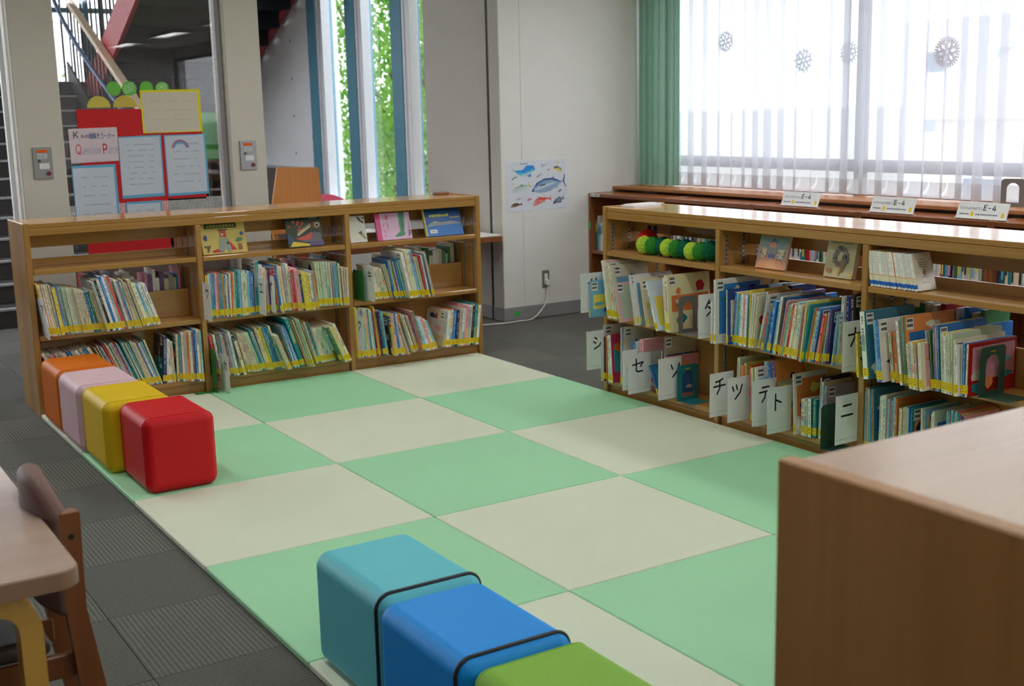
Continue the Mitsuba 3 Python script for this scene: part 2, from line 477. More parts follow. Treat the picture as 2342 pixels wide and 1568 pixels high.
# rest of the reading room
struct('wall_left', cbox(-7.2, -7, -11, 9.2, 0, 4.4, .002), 'dark_wall')
struct('wall_front', cbox(-7, 5.2, -11.2, -11, 0, 2.9, .002), 'wall_paint')

# ------------------------------------------------------------------ partition to the stair hall
PY = 1.17


def switch_box(parent_x, label):
    x0, z0 = parent_x, 1.213
    k = thing('shutter_switch', label, 'switch panel', 'switch panels on the shutter pillars')
    put(cbox(x0, x0 + .112, PY - .012, PY + .005, z0, z0 + .19, .002), 'plate', 'steel', k)
    put(G().box(x0 + .024, x0 + .085, PY - .0135, PY - .012, z0 + .158, z0 + .176, (232, 104, 40)), 'orange_label', 'print_matte', k, label='orange caution strip')
    g = G().box(x0 + .026, x0 + .083, PY - .0135, PY - .012, z0 + .122, z0 + .152, (206, 210, 214))
    g.box(x0 + .034, x0 + .092, PY - .0135, PY - .012, z0 + .06, z0 + .095, (232, 232, 232))
    for i in range(3):
        g.box(x0 + .03, x0 + .078, PY - .0139, PY - .0134, z0 + .127 + i * .008, z0 + .130 + i * .008, (150, 156, 160))
    put(g, 'white_label', 'print_matte', k)
    put(cyl((x0 + .035, PY - .018, z0 + .108), (x0 + .035, PY - .01, z0 + .108), .008), 'key_switch', 'dark_steel', k)
    put(cyl((x0 + .085, PY - .022, z0 + .032), (x0 + .085, PY - .01, z0 + .032), .013), 'button', 'red_button', k, label='dark red push button')


k = thing('pillar', 'beige steel shutter pillar beside the stairs, left of the posters', 'pillar')
put(cbox(.235, .497, PY, PY + .26, 0, 3.2, .006), 'casing', 'pillar_paint', k)
put(cbox(.19, .215, PY + .1, PY + .15, 0, 3.2, .003), 'frame_post', 'aluminium', k)
k = thing('pillar', 'beige steel shutter pillar right of the posters, before the concrete wall', 'pillar')
put(cbox(1.55, 1.79, PY, PY + .26, 0, 3.2, .006), 'casing', 'pillar_paint', k)
put(cbox(1.515, 1.548, PY + .06, PY + .12, 0, 3.2, .003), 'frame_post', 'baseboard_grey', k)
switch_box(.305, 'steel switch panel with red button on the left beige pillar')
switch_box(1.606, 'steel switch panel with red button on the right beige pillar')

GY = 1.26
w2 = 'window_2'
_used['window_2'] = 1
lab(w2, kind='structure')
put(G().quad((.497, GY, .72), (1.515, GY, .72), (1.515, GY, 3.2), (.497, GY, 3.2), (255, 255, 255)), 'pane', 'glass_pane', w2)
put(join([cbox(.497, 1.515, GY - .03, GY + .03, .675, .72, .003)]), 'window_frame', 'aluminium', w2)
put(cbox(.497, 1.515, GY - .02, GY + .04, 0, .675, .002), 'lower_panel', 'bench_brown', w2)
wires = []
W = G()
st, hw = .022, .0005
for s in (1, -1):
    for c in np.arange(-2.6, 3.6, st * 1.414):
        # line x = c + s*(z-.72), clipped to the pane
        zs = [.72, 3.2]
        xs = [c + s * (z - .72) for z in zs]
        lo, hi = (0, 1) if xs[0] < xs[1] else (1, 0)
        ta = max(0, (.5 - xs[0]) / (xs[1] - xs[0])) if s > 0 else max(0, (xs[0] - 1.512) / (xs[0] - xs[1]))
        tb = min(1, (1.512 - xs[0]) / (xs[1] - xs[0])) if s > 0 else min(1, (xs[0] - .5) / (xs[0] - xs[1]))
        if tb - ta < .004:
            continue
        a = (xs[0] + ta * (xs[1] - xs[0]), .72 + ta * 2.48)
        b = (xs[0] + tb * (xs[1] - xs[0]), .72 + tb * 2.48)
        yy = GY + .003 * s
        W.quad((a[0] - hw, yy, a[1]), (a[0] + hw, yy, a[1]), (b[0] + hw, yy, b[1]), (b[0] - hw, yy, b[1]), (90, 96, 96))
put(W, 'wire_mesh', 'dark_steel', w2, kind='stuff', label='fine diamond wire mesh inside the glass')


# ------------------------------------------------------------------ posters on the glass
def card2d(key, name, pts, y, col, bsdf='print_matte', parent=None, th=.0012):
    """A sheet of card in the plane of the glass (corners in x, z)."""
    m = extr(Polygon(pts), 0, th)
    v = np.c_[m.vertices[:, 0], y - m.vertices[:, 2], m.vertices[:, 1]]
    g = G().raw(v, m.faces, col)
    return put(g, name, bsdf, parent)


def scribble(g, y, x0, x1, z0, z1, rows, seed, col=(150, 160, 172), w=.006):
    r = random.Random(seed)
    for i in range(rows):
        z = z1 - (z1 - z0) * (i + .5) / rows
        x = x0 + r.random() * .02
        while x < x1 - .02:
            l = .006 + r.random() * .012
            g.quad((x, y, z - w / 2), (x + l, y, z - w / 2), (x + l, y, z + w / 2), (x, y, z + w / 2), col)
            x += l + .004 + (r.random() < .15) * .03


k = thing('backing_card', 'large red card sheet taped on the glass behind the white notices', 'poster')
card2d(k, 'sheet', [(.602, .70), (1.127, .70), (1.13, 1.046), (1.388, 1.046), (1.388, 1.62), (.602, 1.626)], GY - .012, (206, 40, 46), parent=k)
for i, (x, z, r, half, c, lb) in enumerate((
        (.842, 1.75, .045, 0, (116, 196, 80), 'green card disc, leftmost of the four above the red card'),
        (.938, 1.75, .046, 0, (120, 198, 92), 'green card disc with shiny tape, second from left above the red card'),
        (1.047, 1.752, .043, 0, (116, 196, 80), 'green card disc, third from left, left top edge of the yellow notice'),
        (1.147, 1.748, .043, 0, (128, 206, 96), 'green card disc peeking over the yellow bordered notice, rightmost of four'),
        (.742, 1.634, .072, 1, (216, 200, 92), 'left yellow half disc on top of the red card'),
        (.905, 1.634, .074, 1, (214, 190, 84), 'right yellow half disc on top of the red card'))):
    a = np.linspace(0, PI if half else 2 * PI, 28, endpoint=bool(half))
    k = thing('card_disc', lb, 'card disc')
    card2d(k, 'disc', [(x + r * math.cos(t), z + r * math.sin(t)) for t in a], GY - .010, c, parent=k)
    if i in (1, 3):
        g = G()
        for j in range(4):
            z1 = z - .03 + j * .014
            g.quad((x - .03, GY - .0116, z1), (x + .03, GY - .0116, z1 + .018), (x + .03, GY - .0116, z1 + .021), (x - .03, GY - .0116, z1 + .003), (226, 236, 224))
        put(g, 'tape', 'print_gloss', k)


def notice(label, border, q, bcol, pcol, inset, rows, seed, y):
    k = thing('notice', label, 'notice')
    q = np.array(q, float)
    card2d(k, 'border', q, y, bcol, parent=k)
    a, b, c, d = q
    uu, vv = (b - a), (d - a)

    def P(s, t):
        return tuple(a + uu * s + vv * t)
    l, r, bt, tp = inset
    pq = [P(l, 1 - tp), P(1 - r, 1 - tp), P(1 - r, bt), P(l, bt)]
    pq = [P(l, bt), P(1 - r, bt), P(1 - r, 1 - tp), P(l, 1 - tp)]
    card2d(k, 'sheet', pq, y - .0014, pcol, parent=k)
    g = G()
    (x0, z0), (x1, z1) = P(l, bt), P(1 - r, 1 - tp)
    if rows:
        scribble(g, y - .0029, x0 + .04, x1 - .03, z0 + .05, z1 - .03, rows, seed, (164, 172, 182) if bcol[2] > 150 else (196, 190, 172))
        put(g, 'handwriting', 'print_matte', k, kind='stuff')
    return k, (x0, z0, x1, z1)


LB = (104, 178, 216)
WP = (206, 214, 226)
notice('cream notice with yellow border, top right on the glass', 0, [(1.003, 1.469), (1.39, 1.472), (1.388, 1.744), (1.0, 1.738)], (236, 222, 50), (216, 208, 190), (.03, .05, .02, .05), 3, 1, GY - .016)
k, _ = notice('pink-white title notice lettered Question Place', 0, [(.544, 1.297), (.838, 1.303), (.839, 1.513), (.542, 1.508)], (222, 206, 212), (224, 208, 214), (0.01, .01, .01, .01), 0, 2, GY - .018)
yy = GY - .0212
g = G()
g.flat(ltext('K', .042), (.566, yy, 1.449), (1, 0, 0), (0, 0, 1), (40, 40, 46))
g.flat(jtext('氏の', .026), (.612, yy, 1.450), (1, 0, 0), (0, 0, 1), (60, 60, 66))
t = shapely.affinity.scale(jtext('謎解きコーナー', .034), .66, 1.25, origin=(0, 0))
g.flat(t, (.664, yy, 1.444), (1, 0, 0), (0, 0, 1), (44, 84, 150))
g.flat(shapely.affinity.scale(ltext('Q', .06), .62, 1, origin=(0, 0)), (.574, yy, 1.352), (1, 0, 0), (0, 0, 1), (206, 60, 84))
g.flat(shapely.affinity.scale(ltext('uestion', .048), .55, 1, origin=(0, 0)), (.607, yy, 1.352), (1, 0, 0), (0, 0, 1), (172, 174, 198))
g.flat(shapely.affinity.scale(ltext('P', .06, True), .62, 1, origin=(0, 0)), (.738, yy, 1.352), (1, 0, 0), (0, 0, 1), (206, 48, 76))
g.flat(shapely.affinity.scale(ltext('lace', .048), .55, 1, origin=(0, 0)), (.766, yy, 1.352), (1, 0, 0), (0, 0, 1), (172, 174, 198))
put(g, 'lettering', 'print_matte', k)
notice('blue bordered notice at bottom left under the title notice', 0, [(.545, .90), (.816, .90), (.812, 1.284), (.543, 1.281)], LB, WP, (.02, .06, .0, .04), 5, 3, GY - .016)
notice('blue bordered notice in the middle, corner curling, left of the rainbow notice', 0, [(.841, 1.062), (1.112, 1.067), (1.114, 1.458), (.842, 1.451)], LB, WP, (.01, .03, .05, .02), 8, 4, GY - .015)
k, e = notice('blue bordered notice with a small rainbow drawing', 0, [(1.135, 1.063), (1.406, 1.068), (1.404, 1.456), (1.133, 1.454)], LB, WP, (.02, .04, .04, .02), 6, 5, GY - .015)
g = G()
for r0, r1, c in ((.052, .058, (196, 90, 140)), (.046, .052, (150, 130, 180)), (.036, .046, (110, 176, 206))):
    a = np.linspace(.12, PI - .12, 20)
    ring = Polygon([(r1 * math.cos(t), r1 * math.sin(t)) for t in a] + [(r0 * math.cos(t), r0 * math.sin(t)) for t in a[::-1]])
    g.flat(ring, (1.235, GY - .0184, 1.365), (1, 0, 0), (0, 0, 1), c)
put(g, 'rainbow', 'print_matte', k, label='pink and blue rainbow drawing')
notice('small blue bordered notice at the bottom, below the middle notice', 0, [(.858, .92), (1.087, .92), (1.087, 1.04), (.858, 1.039)], LB, WP, (.03, .05, .0, .12), 1, 6, GY - .016)
# ribbed strip along the foot of the glass
k = thing('ribbed_strip', 'ribbed white plastic strip across the foot of the glass', 'plastic strip')
m = [cbox(.50 + i * .0102, .50 + i * .0102 + .0052, GY - .0146, GY - .0136, .90, 1.035 + .012 * (i > 86), .0004) for i in range(99)]
put(join(m[:50]), 'rib', 'plastic_white', k, kind='stuff')
put(join(m[50:]), 'rib', 'plastic_white', k, kind='stuff')
k = thing('green_board', 'bright green board standing behind the right beige pillar', 'board')
put(cbox(1.42, 1.845, GY + .24, GY + .255, 1.28, 1.592, .002), 'sheet', 'plastic_green', k)
put(join([cbox(1.5, 1.52, GY + .256, GY + .276, 0, 1.5, .002), cbox(1.74, 1.76, GY + .256, GY + .276, 0, 1.5, .002)]), 'easel_leg', 'dark_steel', k)

# ------------------------------------------------------------------ stair hall
RISE, GOING, SY = .153, .318, 3.22
st = thing('staircase', 'dark grey staircase with light nosings climbing behind the glass', 'staircase')
for i in range(13):
    y, z = SY + i * GOING, (i + 1) * RISE
    y1 = y + GOING if i < 12 else 8.8
    t = put(cbox(.1, 1.86, y, y1 + .02, z - RISE, z - .002, .003), 'tread', 'tread_dark', st)
    put(cbox(.1, 1.862, y - .012, y + .035, z - .016, z + .003, .003), 'nosing', 'nosing', t)
yz = lambda y: RISE * (1 + (y - SY) / GOING)
put(tube([(1.87, 4.0, yz(4.0) + .60), (1.87, 5.5, yz(5.5) + .62), (1.87, 7.0, yz(7) + .62), (1.87, 7.4, 2.86)], .022), 'handrail', 'rail_blue', st, True, label='blue-grey steel handrail')
bm = []
A, B = np.array([1.925, 4.2, yz(4.2) + .86]), np.array([1.925, 7.0, yz(7.0) + .86])
hr = trimesh.creation.box([.07, np.linalg.norm(B - A), .05])
ang = math.atan2(B[2] - A[2], B[1] - A[1])
hr.apply_transform(trimesh.transformations.rotation_matrix(ang, [1, 0, 0]))
hr.apply_translation((A + B) / 2)
put(hr, 'handrail', 'rail_beige', st, label='beige timber handrail')
for i in range(22):
    y = 4.25 + i * .13
    put(cbox(1.90, 1.915, y, y + .015, yz(y) - .05, yz(y) + .85, .002), 'baluster', 'black_paint', st)
put(G().raw([(1.865, SY, 0), (1.885, SY, 0), (1.865, 7.04, 1.99), (1.885, 7.04, 1.99), (1.865, SY, .18), (1.885, SY, .18), (1.865, 7.04, 2.2), (1.885, 7.04, 2.2)],
            [[0, 1, 3], [0, 3, 2], [4, 6, 7], [4, 7, 5], [0, 4, 5], [0, 5, 1], [2, 3, 7], [2, 7, 6], [0, 2, 6], [0, 6, 4], [1, 5, 7], [1, 7, 3]], (0, 0, 0)), 'stringer', 'black_paint', st)

s2 = thing('staircase', 'upper staircase flight overhead with dark soffit and red stringers', 'staircase')
UZ = lambda y: 2.32 - .48 * (y - 5.27)     # lower edge of the upper flight's left stringer


def slab(x0, x1, ya, yb, lo, hi):
    P = [(x, y, UZ(y) + d) for x in (x0, x1) for y in (ya, yb) for d in (lo, hi)]
    return trimesh.Trimesh(P).convex_hull


put(slab(1.972, 2.015, 2.6, 6.9, 0, .36), 'stringer', 'red_paint', s2, label='red stringer')
put(slab(3.46, 3.528, 2.6, 6.9, .08, .42), 'stringer', 'red_paint', s2, label='red stringer')
for i in range(14):
    y = 6.9 - i * .318
    z = UZ(y) + .16
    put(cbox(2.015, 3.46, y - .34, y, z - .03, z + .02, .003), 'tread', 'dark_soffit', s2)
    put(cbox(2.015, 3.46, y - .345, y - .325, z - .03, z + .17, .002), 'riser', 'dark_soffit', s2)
for i in range(15):
    y = 4.2 + i * .14
    put(cbox(1.985, 2.0, y, y + .015, UZ(y) + .3, UZ(y) + 1.3, .002), 'baluster', 'black_paint', s2)
struct('landing', cbox(.1, 3.54, 6.95, 8.8, 1.86, 1.985, .003), 'tread_dark')
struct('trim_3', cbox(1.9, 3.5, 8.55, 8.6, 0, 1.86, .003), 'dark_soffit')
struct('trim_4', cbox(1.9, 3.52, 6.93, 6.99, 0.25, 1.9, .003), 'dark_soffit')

# far wall of the hall: tall windows behind dark bars
struct('wall_hall', join([cbox(-1.2, 3.6, 8.85, 9.05, 0, 2.05, .003), cbox(-1.2, 3.6, 8.85, 9.05, 4.0, 4.5, .003)]), 'concrete')
w3 = 'window_3'
_used['window_3'] = 1
lab(w3, kind='structure')
put(join([cbox(x, x + .06, 8.86, 8.96, 2.05, 4.0, .003) for x in np.arange(-1.2, 3.6, .62)] + [cbox(-1.2, 3.6, 8.87, 8.93, 2.86, 2.92, .003)]), 'window_frame', 'blue_frame', w3)
for i in range(40):
    x = -1.1 + i * .118
    put(cbox(x, x + .022, 8.70, 8.73, 2.0, 4.0, .002), 'bar', 'black_paint', w3)
put(G().quad((-1.2, 8.9, 2.05), (3.6, 8.9, 2.05), (3.6, 8.9, 4.0), (-1.2, 8.9, 4.0), (255, 255, 255)), 'pane', 'glass_pane', w3)
struct('wall_stairs', join([cbox(-1.25, -1.2, 1.42, 9.0, 0, .9, .003), cbox(-1.25, -1.2, 1.42, 9.0, 4.2, 4.5, .003)]), 'wall_paint')
w6 = 'window_6'
_used['window_6'] = 1
lab(w6, kind='structure')
put(join([cbox(-1.24, -1.21, y, y + .05, .9, 4.2, .003) for y in np.arange(1.42, 9.0, 1.25)] + [cbox(-1.24, -1.21, 1.42, 9.0, 2.5, 2.56, .003)]), 'window_frame', 'aluminium', w6)
put(G().quad((-1.225, 1.42, .9), (-1.225, 9.0, .9), (-1.225, 9.0, 4.2), (-1.225, 1.42, 4.2), (255, 255, 255)), 'pane', 'glass_pane', w6)
struct('ceiling_hall', cbox(-1.25, 3.85, 1.42, 9.0, 4.5, 4.6, .003), 'ceiling_paint')
struct('trim_5', cbox(-7, 3.85, 1.30, 1.42, 2.9, 4.6, .003), 'wall_paint')

# right wall of the hall: finned windows, then concrete
struct('wall_concrete', cbox(3.545, 3.85, 4.47, 9.0, 0, 4.5, .004), 'concrete')
for y in (4.93, 5.8):
    for z in (.50, .86, 1.204, 1.572, 1.936, 2.298, 2.66, 3.02):
        put(cyl((3.543, y, z), (3.556, y, z), .013, 12), 'tie_hole', 'grey_metal', 'wall_concrete')
struct('wall_under', cbox(3.545, 3.85, 2.16, 4.47, 0, .74, .003), 'wall_grey')
w4 = 'window_4'
_used['window_4'] = 1
lab(w4, kind='structure')
for i, y in enumerate((2.46, 3.35, 4.2)):
    put(cbox(3.50, 3.68, y, y + .19, .74, 4.5, .003), 'fin', 'blue_frame', w4)
    put(join([cbox(3.51, 3.6, y - .03, y, .74, 4.5, .002), cbox(3.535, 3.6, y - .055, y - .03, .74, 4.5, .002), cbox(3.515, 3.6, y - .115, y - .055, .74, 4.5, .003)]), 'window_frame', 'aluminium', w4)
for ya, yb in ((2.16, 2.345), (2.65, 3.235), (3.54, 4.085)):
    put(G().quad((3.6, ya, .74), (3.6, ya, 4.5), (3.6, yb, 4.5), (3.6, yb, .74), (255, 255, 255)), 'pane', 'glass_pane', w4)
put(cbox(3.45, 3.7, 2.16, 4.47, .72, .745, .003), 'window_sill', 'aluminium', w4)
k = thing('bench_box', 'low brown wooden side panel along the concrete wall, behind the pillar', 'panel')
put(join([cbox(3.42, 3.53, 4.52, 8.5, 0, .62, .004), cbox(3.41, 3.53, 4.52, 8.5, .63, 1.05, .004)]), 'panel', 'bench_brown', k)
put(cbox(3.40, 3.53, 4.52, 8.5, 1.05, 1.07, .004), 'cap', 'nosing', k)

# ------------------------------------------------------------------ floor mats, 3 by 6
row_words = ['row against the back bookcase', 'second row from the back bookcase', 'third row from the back bookcase', 'fourth row from the back bookcase',
             'fifth row from the back bookcase', 'sixth row, by the foreground bookcase']
col_words = ['left', 'middle', 'right']
for r in range(6):
    for c in range(3):
        green = (r + c) % 2 == 1
        k = thing('floor_mat', f"{'mint green' if green else 'cream'} vinyl floor mat, {col_words[c]} one of the {row_words[r]}", 'floor mat', 'checkered floor mats')
        b = 'mat_green' if green else 'mat_cream'
        x0, y1 = c * .9, -r * .9
        put(rbox(x0 + .0015, x0 + .8985, y1 - .8985, y1 - .0015, .0005, .025, .0065, 2), 'cover', b, k, 50)
        put(cbox(x0 - .0005 + .004, x0 + .8965, y1 - .8967, y1 - .0035, .0105, .0135, .0005), 'seam', b, k)

# ------------------------------------------------------------------ cube stools
def stool(name, label, x0, x1, y0, y1, z1, b, piping=None, group=None, extra=0):
    k = thing(name, label, 'stool', group)
    m = rbox(x0, x1, y0, y1, .0255, z1, .042, 4)
    m = m.subdivide_to_size(.03) if False else m
    put(m, 'cover', b, k, 60)
    # seam rings round the front and back ends
    def ring(y, r, bb, nm):
        rr = .042
        pts = []
        for cx, cz, a0 in ((x1 - rr, z1 - rr, 0), (x0 + rr, z1 - rr, 90), (x0 + rr, .0255 + rr, 180), (x1 - rr, .0255 + rr, 270)):
            for a in np.radians(a0 + np.linspace(0, 90, 9)):
                pts.append((cx + (rr - .001) * math.cos(a), y, cz + (rr - .001) * math.sin(a)))
        pts.append(pts[0])
        n = 8
        P = np.array(pts)
        v, f = [], []
        for i, p in enumerate(P):
            d = p - np.array([np.clip(p[0], x0 + rr, x1 - rr), y, np.clip(p[2], .0255 + rr, z1 - rr)])
            d = d / (np.linalg.norm(d) + 1e-9)
            for j in range(n):
                t = 2 * PI * j / n
                v.append(p + r * (math.cos(t) * d + math.sin(t) * np.array([0, 1, 0])))
        for i in range(len(P) - 1):
            for j in range(n):
                q = (j + 1) % n
                f += [[i * n + j, i * n + q, (i + 1) * n + q], [i * n + j, (i + 1) * n + q, (i + 1) * n + j]]
        put(trimesh.Trimesh(v, f, process=False), nm, bb, k, True)
    if piping:
        ring(y0 + .004 + .03, .0062, piping, 'piping')
    else:
        ring(y0 + .033, .0022, b, 'seam')
        ring(y1 - .033, .0022, b, 'seam')
    return k


stool('cube_stool', 'red vinyl cube stool at the near end of the left row', .066, .366, -1.79, -1.39, .345, 'vinyl_red')
stool('cube_stool', 'yellow vinyl cube stool between the red and the pink stool', .008, .310, -1.385, -.96, .345, 'vinyl_yellow')
stool('cube_stool', 'pale pink vinyl cube stool between the yellow and the orange stool', -.006, .296, -.958, -.535, .345, 'vinyl_pink')
stool('cube_stool', 'orange vinyl cube stool at the far end, beside the back bookcase', -.004, .298, -.533, -.115, .345, 'vinyl_orange')
stool('cube_stool', 'teal fabric cube stool with black piping at the far end of the front row', .030, .335, -4.035, -3.595, .35, 'vinyl_teal', 'piping_black')
stool('cube_stool', 'bright blue cube stool with black piping between the teal and the lime stool', .012, .318, -4.470, -4.038, .35, 'vinyl_blue', 'piping_black')
stool('cube_stool', 'lime green cube stool at the bottom edge, next to the blue stool', .022, .326, -4.905, -4.473, .348, 'vinyl_lime')
k = thing('stool', 'white rounded stool of which one corner shows at the bottom edge', 'stool')
put(rbox(-1.02, -.700, -4.90, -4.575, .30, .55, .05, 3), 'seat', 'vinyl_white', k, 60)
for sx in (-.98, -.745):
    for sy in (-4.86, -4.62):
        put(cbox(sx, sx + .03, sy, sy + .03, 0, .31, .003), 'leg', 'plastic_white', k)


# ------------------------------------------------------------------ bookcases (double sided, front towards local -y)
def bookcase(key, M, n, bay, H, D, wl, wz, zs, lips=True, first=True):
    """n bays along local x from 0; front at y = 0, back at y = D; zs: [bottom, middle, display] shelf tops."""
    th = .030
    L = n * bay
    t = put(cbox(th + .001, L - .001, .010, D - .010, H - .028, H - .005, .003), 'top_board', wl, key, M=M)
    for y0, y1 in ((.006, .026), (D - .026, D - .006)):
        put(cbox(th + .001, L - .001, y0, y1, H - .066, H - .0285, .002), 'front_rail', wl, key, M=M)
    xs = [i * bay for i in range(n + 1)]
    for i, x in enumerate(xs):
        end = i in (0, n)
        a, b = (x, x + th) if i == 0 else (x - .005, x + th - .005)
        put(cbox(a, b, 0.0, D, 0.0, H if end else H - .067, .003), 'end_panel' if end else 'upright', wz, key, M=M)
        for y in (.045, .155, D - .155, D - .045):
            for s in ((1,) if i == 0 else (-1,) if i == n else (1, -1)):
                xx = b if s > 0 else a
                m = [cbox(min(xx, xx + s * .0025), max(xx, xx + s * .0025), y - .007, y + .007, .11, H - .09, .0005)]
                kk = put(m[0], 'shelf_track', 'steel', key, M=M)
                g = G()
                for j in range(38):
                    z = .14 + j * .022
                    if z < H - .1:
                        g.quad((xx + s * .0028, y - .0035, z), (xx + s * .0028, y + .0035, z), (xx + s * .0028, y + .0035, z + .011), (xx + s * .0028, y - .0035, z + .011), (24, 24, 24))
                put(g, 'slots', 'print_matte', kk, M=M, kind='stuff')
    for i in range(n):
        a = xs[i] + (th if i == 0 else th - .005) + .003
        b = xs[i + 1] - .008
        for j, z in enumerate(zs):
            put(cbox(a, b, .002, D - .002, z - .026, z, .003), 'shelf', wl, key, M=M)
        put(cbox(a, b, .02, D - .02, 0.0, zs[0] - .027, .002), 'plinth', wl, key, M=M)
        c = D / 2
        put(cbox(a, b, c - .008, c + .008, zs[0] + .001, zs[1] - .027, .001), 'divider', wl, key, M=M)
        put(cbox(a, b, c - .008, c + .008, zs[1] + .001, zs[1] + .155, .001), 'divider', wl, key, M=M)
        put(cbox(a, b, c - .008, c + .008, zs[2] + .001, zs[2] + .042, .001), 'divider', wl, key, M=M)
        put(cbox(a, b, c - .008, c + .008, H - .145, H - .029, .001), 'divider', wl, key, M=M)


BH, BAY = 1.036, .907
LC = thing('bookcase', 'low oak double-sided bookcase of three bays at the back, in front of the stair glass', 'bookcase')
ML = np.eye(4)
bookcase(LC, ML, 3, BAY, BH, .417, 'oak_x', 'oak_z', [.10, .44, .79])
RX, RY = 2.709, -1.354
MR = axes((RX, RY, 0), (0, -1, 0), (1, 0, 0), (0, 0, 1))
RC = thing('bookcase', 'long low oak double-sided bookcase on the right, before the curtained window', 'bookcase')
bookcase(RC, MR, 5, BAY, BH, .400, 'oak_y', 'oak_z', [.085, .445, .797])

# foreground bookcase seen from behind its end panel
FC = thing('bookcase', 'brown wooden bookcase end in the right foreground, blurred', 'bookcase')
put(cbox(.012, .044, -5.85, -5.408, 0, 1.040, .003), 'end_panel', 'counter_z', FC)
put(cbox(.0445, 2.00, -5.845, -5.413, 1.004, 1.034, .003), 'top_board', 'counter_x', FC)
put(cbox(.0445, 2.00, -5.433, -5.413, .08, 1.003, .002), 'back_panel', 'counter_z', FC)
put(cbox(2.0, 2.032, -5.85, -5.408, 0, 1.040, .003), 'end_panel', 'counter_z', FC)
for z in (.08, .40, .72):
    put(cbox(.0445, 1.999, -5.845, -5.434, z - .025, z, .002), 'shelf', 'counter_x', FC)
put(cbox(.0445, 1.999, -5.82, -5.434, 0, .05, .002), 'plinth', 'counter_x', FC)

# low brown cabinets under the window
CX, CT = 4.33, .925
for i in range(6):
    y1 = 1.012 - i * .9
    y0 = y1 - .898
    k = thing('window_cabinet', f"reddish brown open cabinet under the window, {['first', 'second', 'third', 'fourth', 'fifth', 'sixth'][i]} from the back wall", 'cabinet', 'cabinets under the window')
    put(cbox(CX + .002, 4.62, y0 + .024, y1 - .024, CT - .028, CT - .003, .002), 'top_board', 'brown_y', k)
    put(cbox(CX, 4.62, y0, y0 + .023, 0, CT, .002), 'side_panel', 'brown_z', k)
    put(cbox(CX, 4.62, y1 - .023, y1, 0, CT, .002), 'side_panel', 'brown_z', k)
    put(cbox(4.60, 4.62, y0 + .024, y1 - .024, .06, CT - .03, .002), 'back_panel', 'brown_z', k)
    for z in (.10, .48):
        put(cbox(CX + .004, 4.599, y0 + .024, y1 - .024, z - .022, z, .002), 'shelf', 'brown_y', k)
    if i == 0:
        g = G().box(CX - .0008, CX - .0002, .868, .986, CT - .026, CT - .001, (232, 232, 230))
        for j, (a, b) in enumerate(((.975, .962), (.955, .948), (.93, .912), (.908, .888))):
            g.quad((CX - .001, a, CT - .018), (CX - .001, b, CT - .018), (CX - .001, b, CT - .009), (CX - .001, a, CT - .009), (90, 94, 110))
        put(g, 'shelf_label', 'print_matte', k, label='white paper label')
        put(cbox(CX - .0012, CX, .988, 1.0118, .648, .70, .0003), 'tape', 'plastic_green', k, label='green tape')

# ------------------------------------------------------------------ curtains
def pleated(y0, y1, z0, z1, xc, pleats, a, b, seed, nz=14, jitter=.35, flare=.15):
    r = np.random.default_rng(seed)
    L = y1 - y0
    n = pleats * 18
    t = np.linspace(0, 1, n + 1)
    ph = 2 * PI * (pleats * t + .25 * np.sin(2 * PI * t * 1.7 + seed) * jitter * 2)
    amp = 1 + jitter * np.sin(2 * PI * t * 2.3 + seed * 1.7)
    p = L / pleats
    zs = np.linspace(z0, z1, nz)
    V = []
    for z in zs:
        u = (z1 - z) / (z1 - z0)
        yy = y0 + L * t + a * p * np.sin(ph) * amp * (1 - .1 * u)
        xx = xc + b * np.cos(ph + .3 * u * math.sin(seed)) * amp * (1 - flare * (1 - u))
        V.append(np.c_[xx, yy, np.full(n + 1, z)])
    V = np.vstack(V)
    f = []
    w = n + 1
    for i in range(nz - 1):
        for j in range(n):
            q = i * w + j
            f += [[q, q + 1, q + w + 1], [q, q + w + 1, q + w]]
    return trimesh.Trimesh(V, f, process=False)


SHX = 4.865
spans = [(-1.13, .60, 13), (-2.62, -1.04, 11), (-4.3, -2.60, 12)]
names = ['left panel beside the green curtain', 'second panel, behind the middle sign stands', 'third panel at the right edge', 'fourth panel', 'fifth panel', 'sixth panel']
for i, (ya, yb, pl) in enumerate(spans):
    k = thing('sheer_curtain', f'white sheer pleated curtain on the right window, {names[i]}', 'curtain', 'sheer curtains on the window')
    put(pleated(ya, yb, .978, 2.60, SHX, pl, .33, .022, i + 1), 'cloth', 'sheer', k, True)
    put(pleated(ya, yb, .979, 1.075, SHX - .0015, pl, .33, .022, i + 1, 3), 'hem', 'sheer_hem', k, True)
k = thing('green_curtain', 'drawn-back mint green curtain hanging at the left of the window', 'curtain')
put(pleated(.520, .990, .972, 2.66, 4.800, 6, .30, .034, 11, 24, .3, .35), 'cloth', 'curtain_green', k, True)

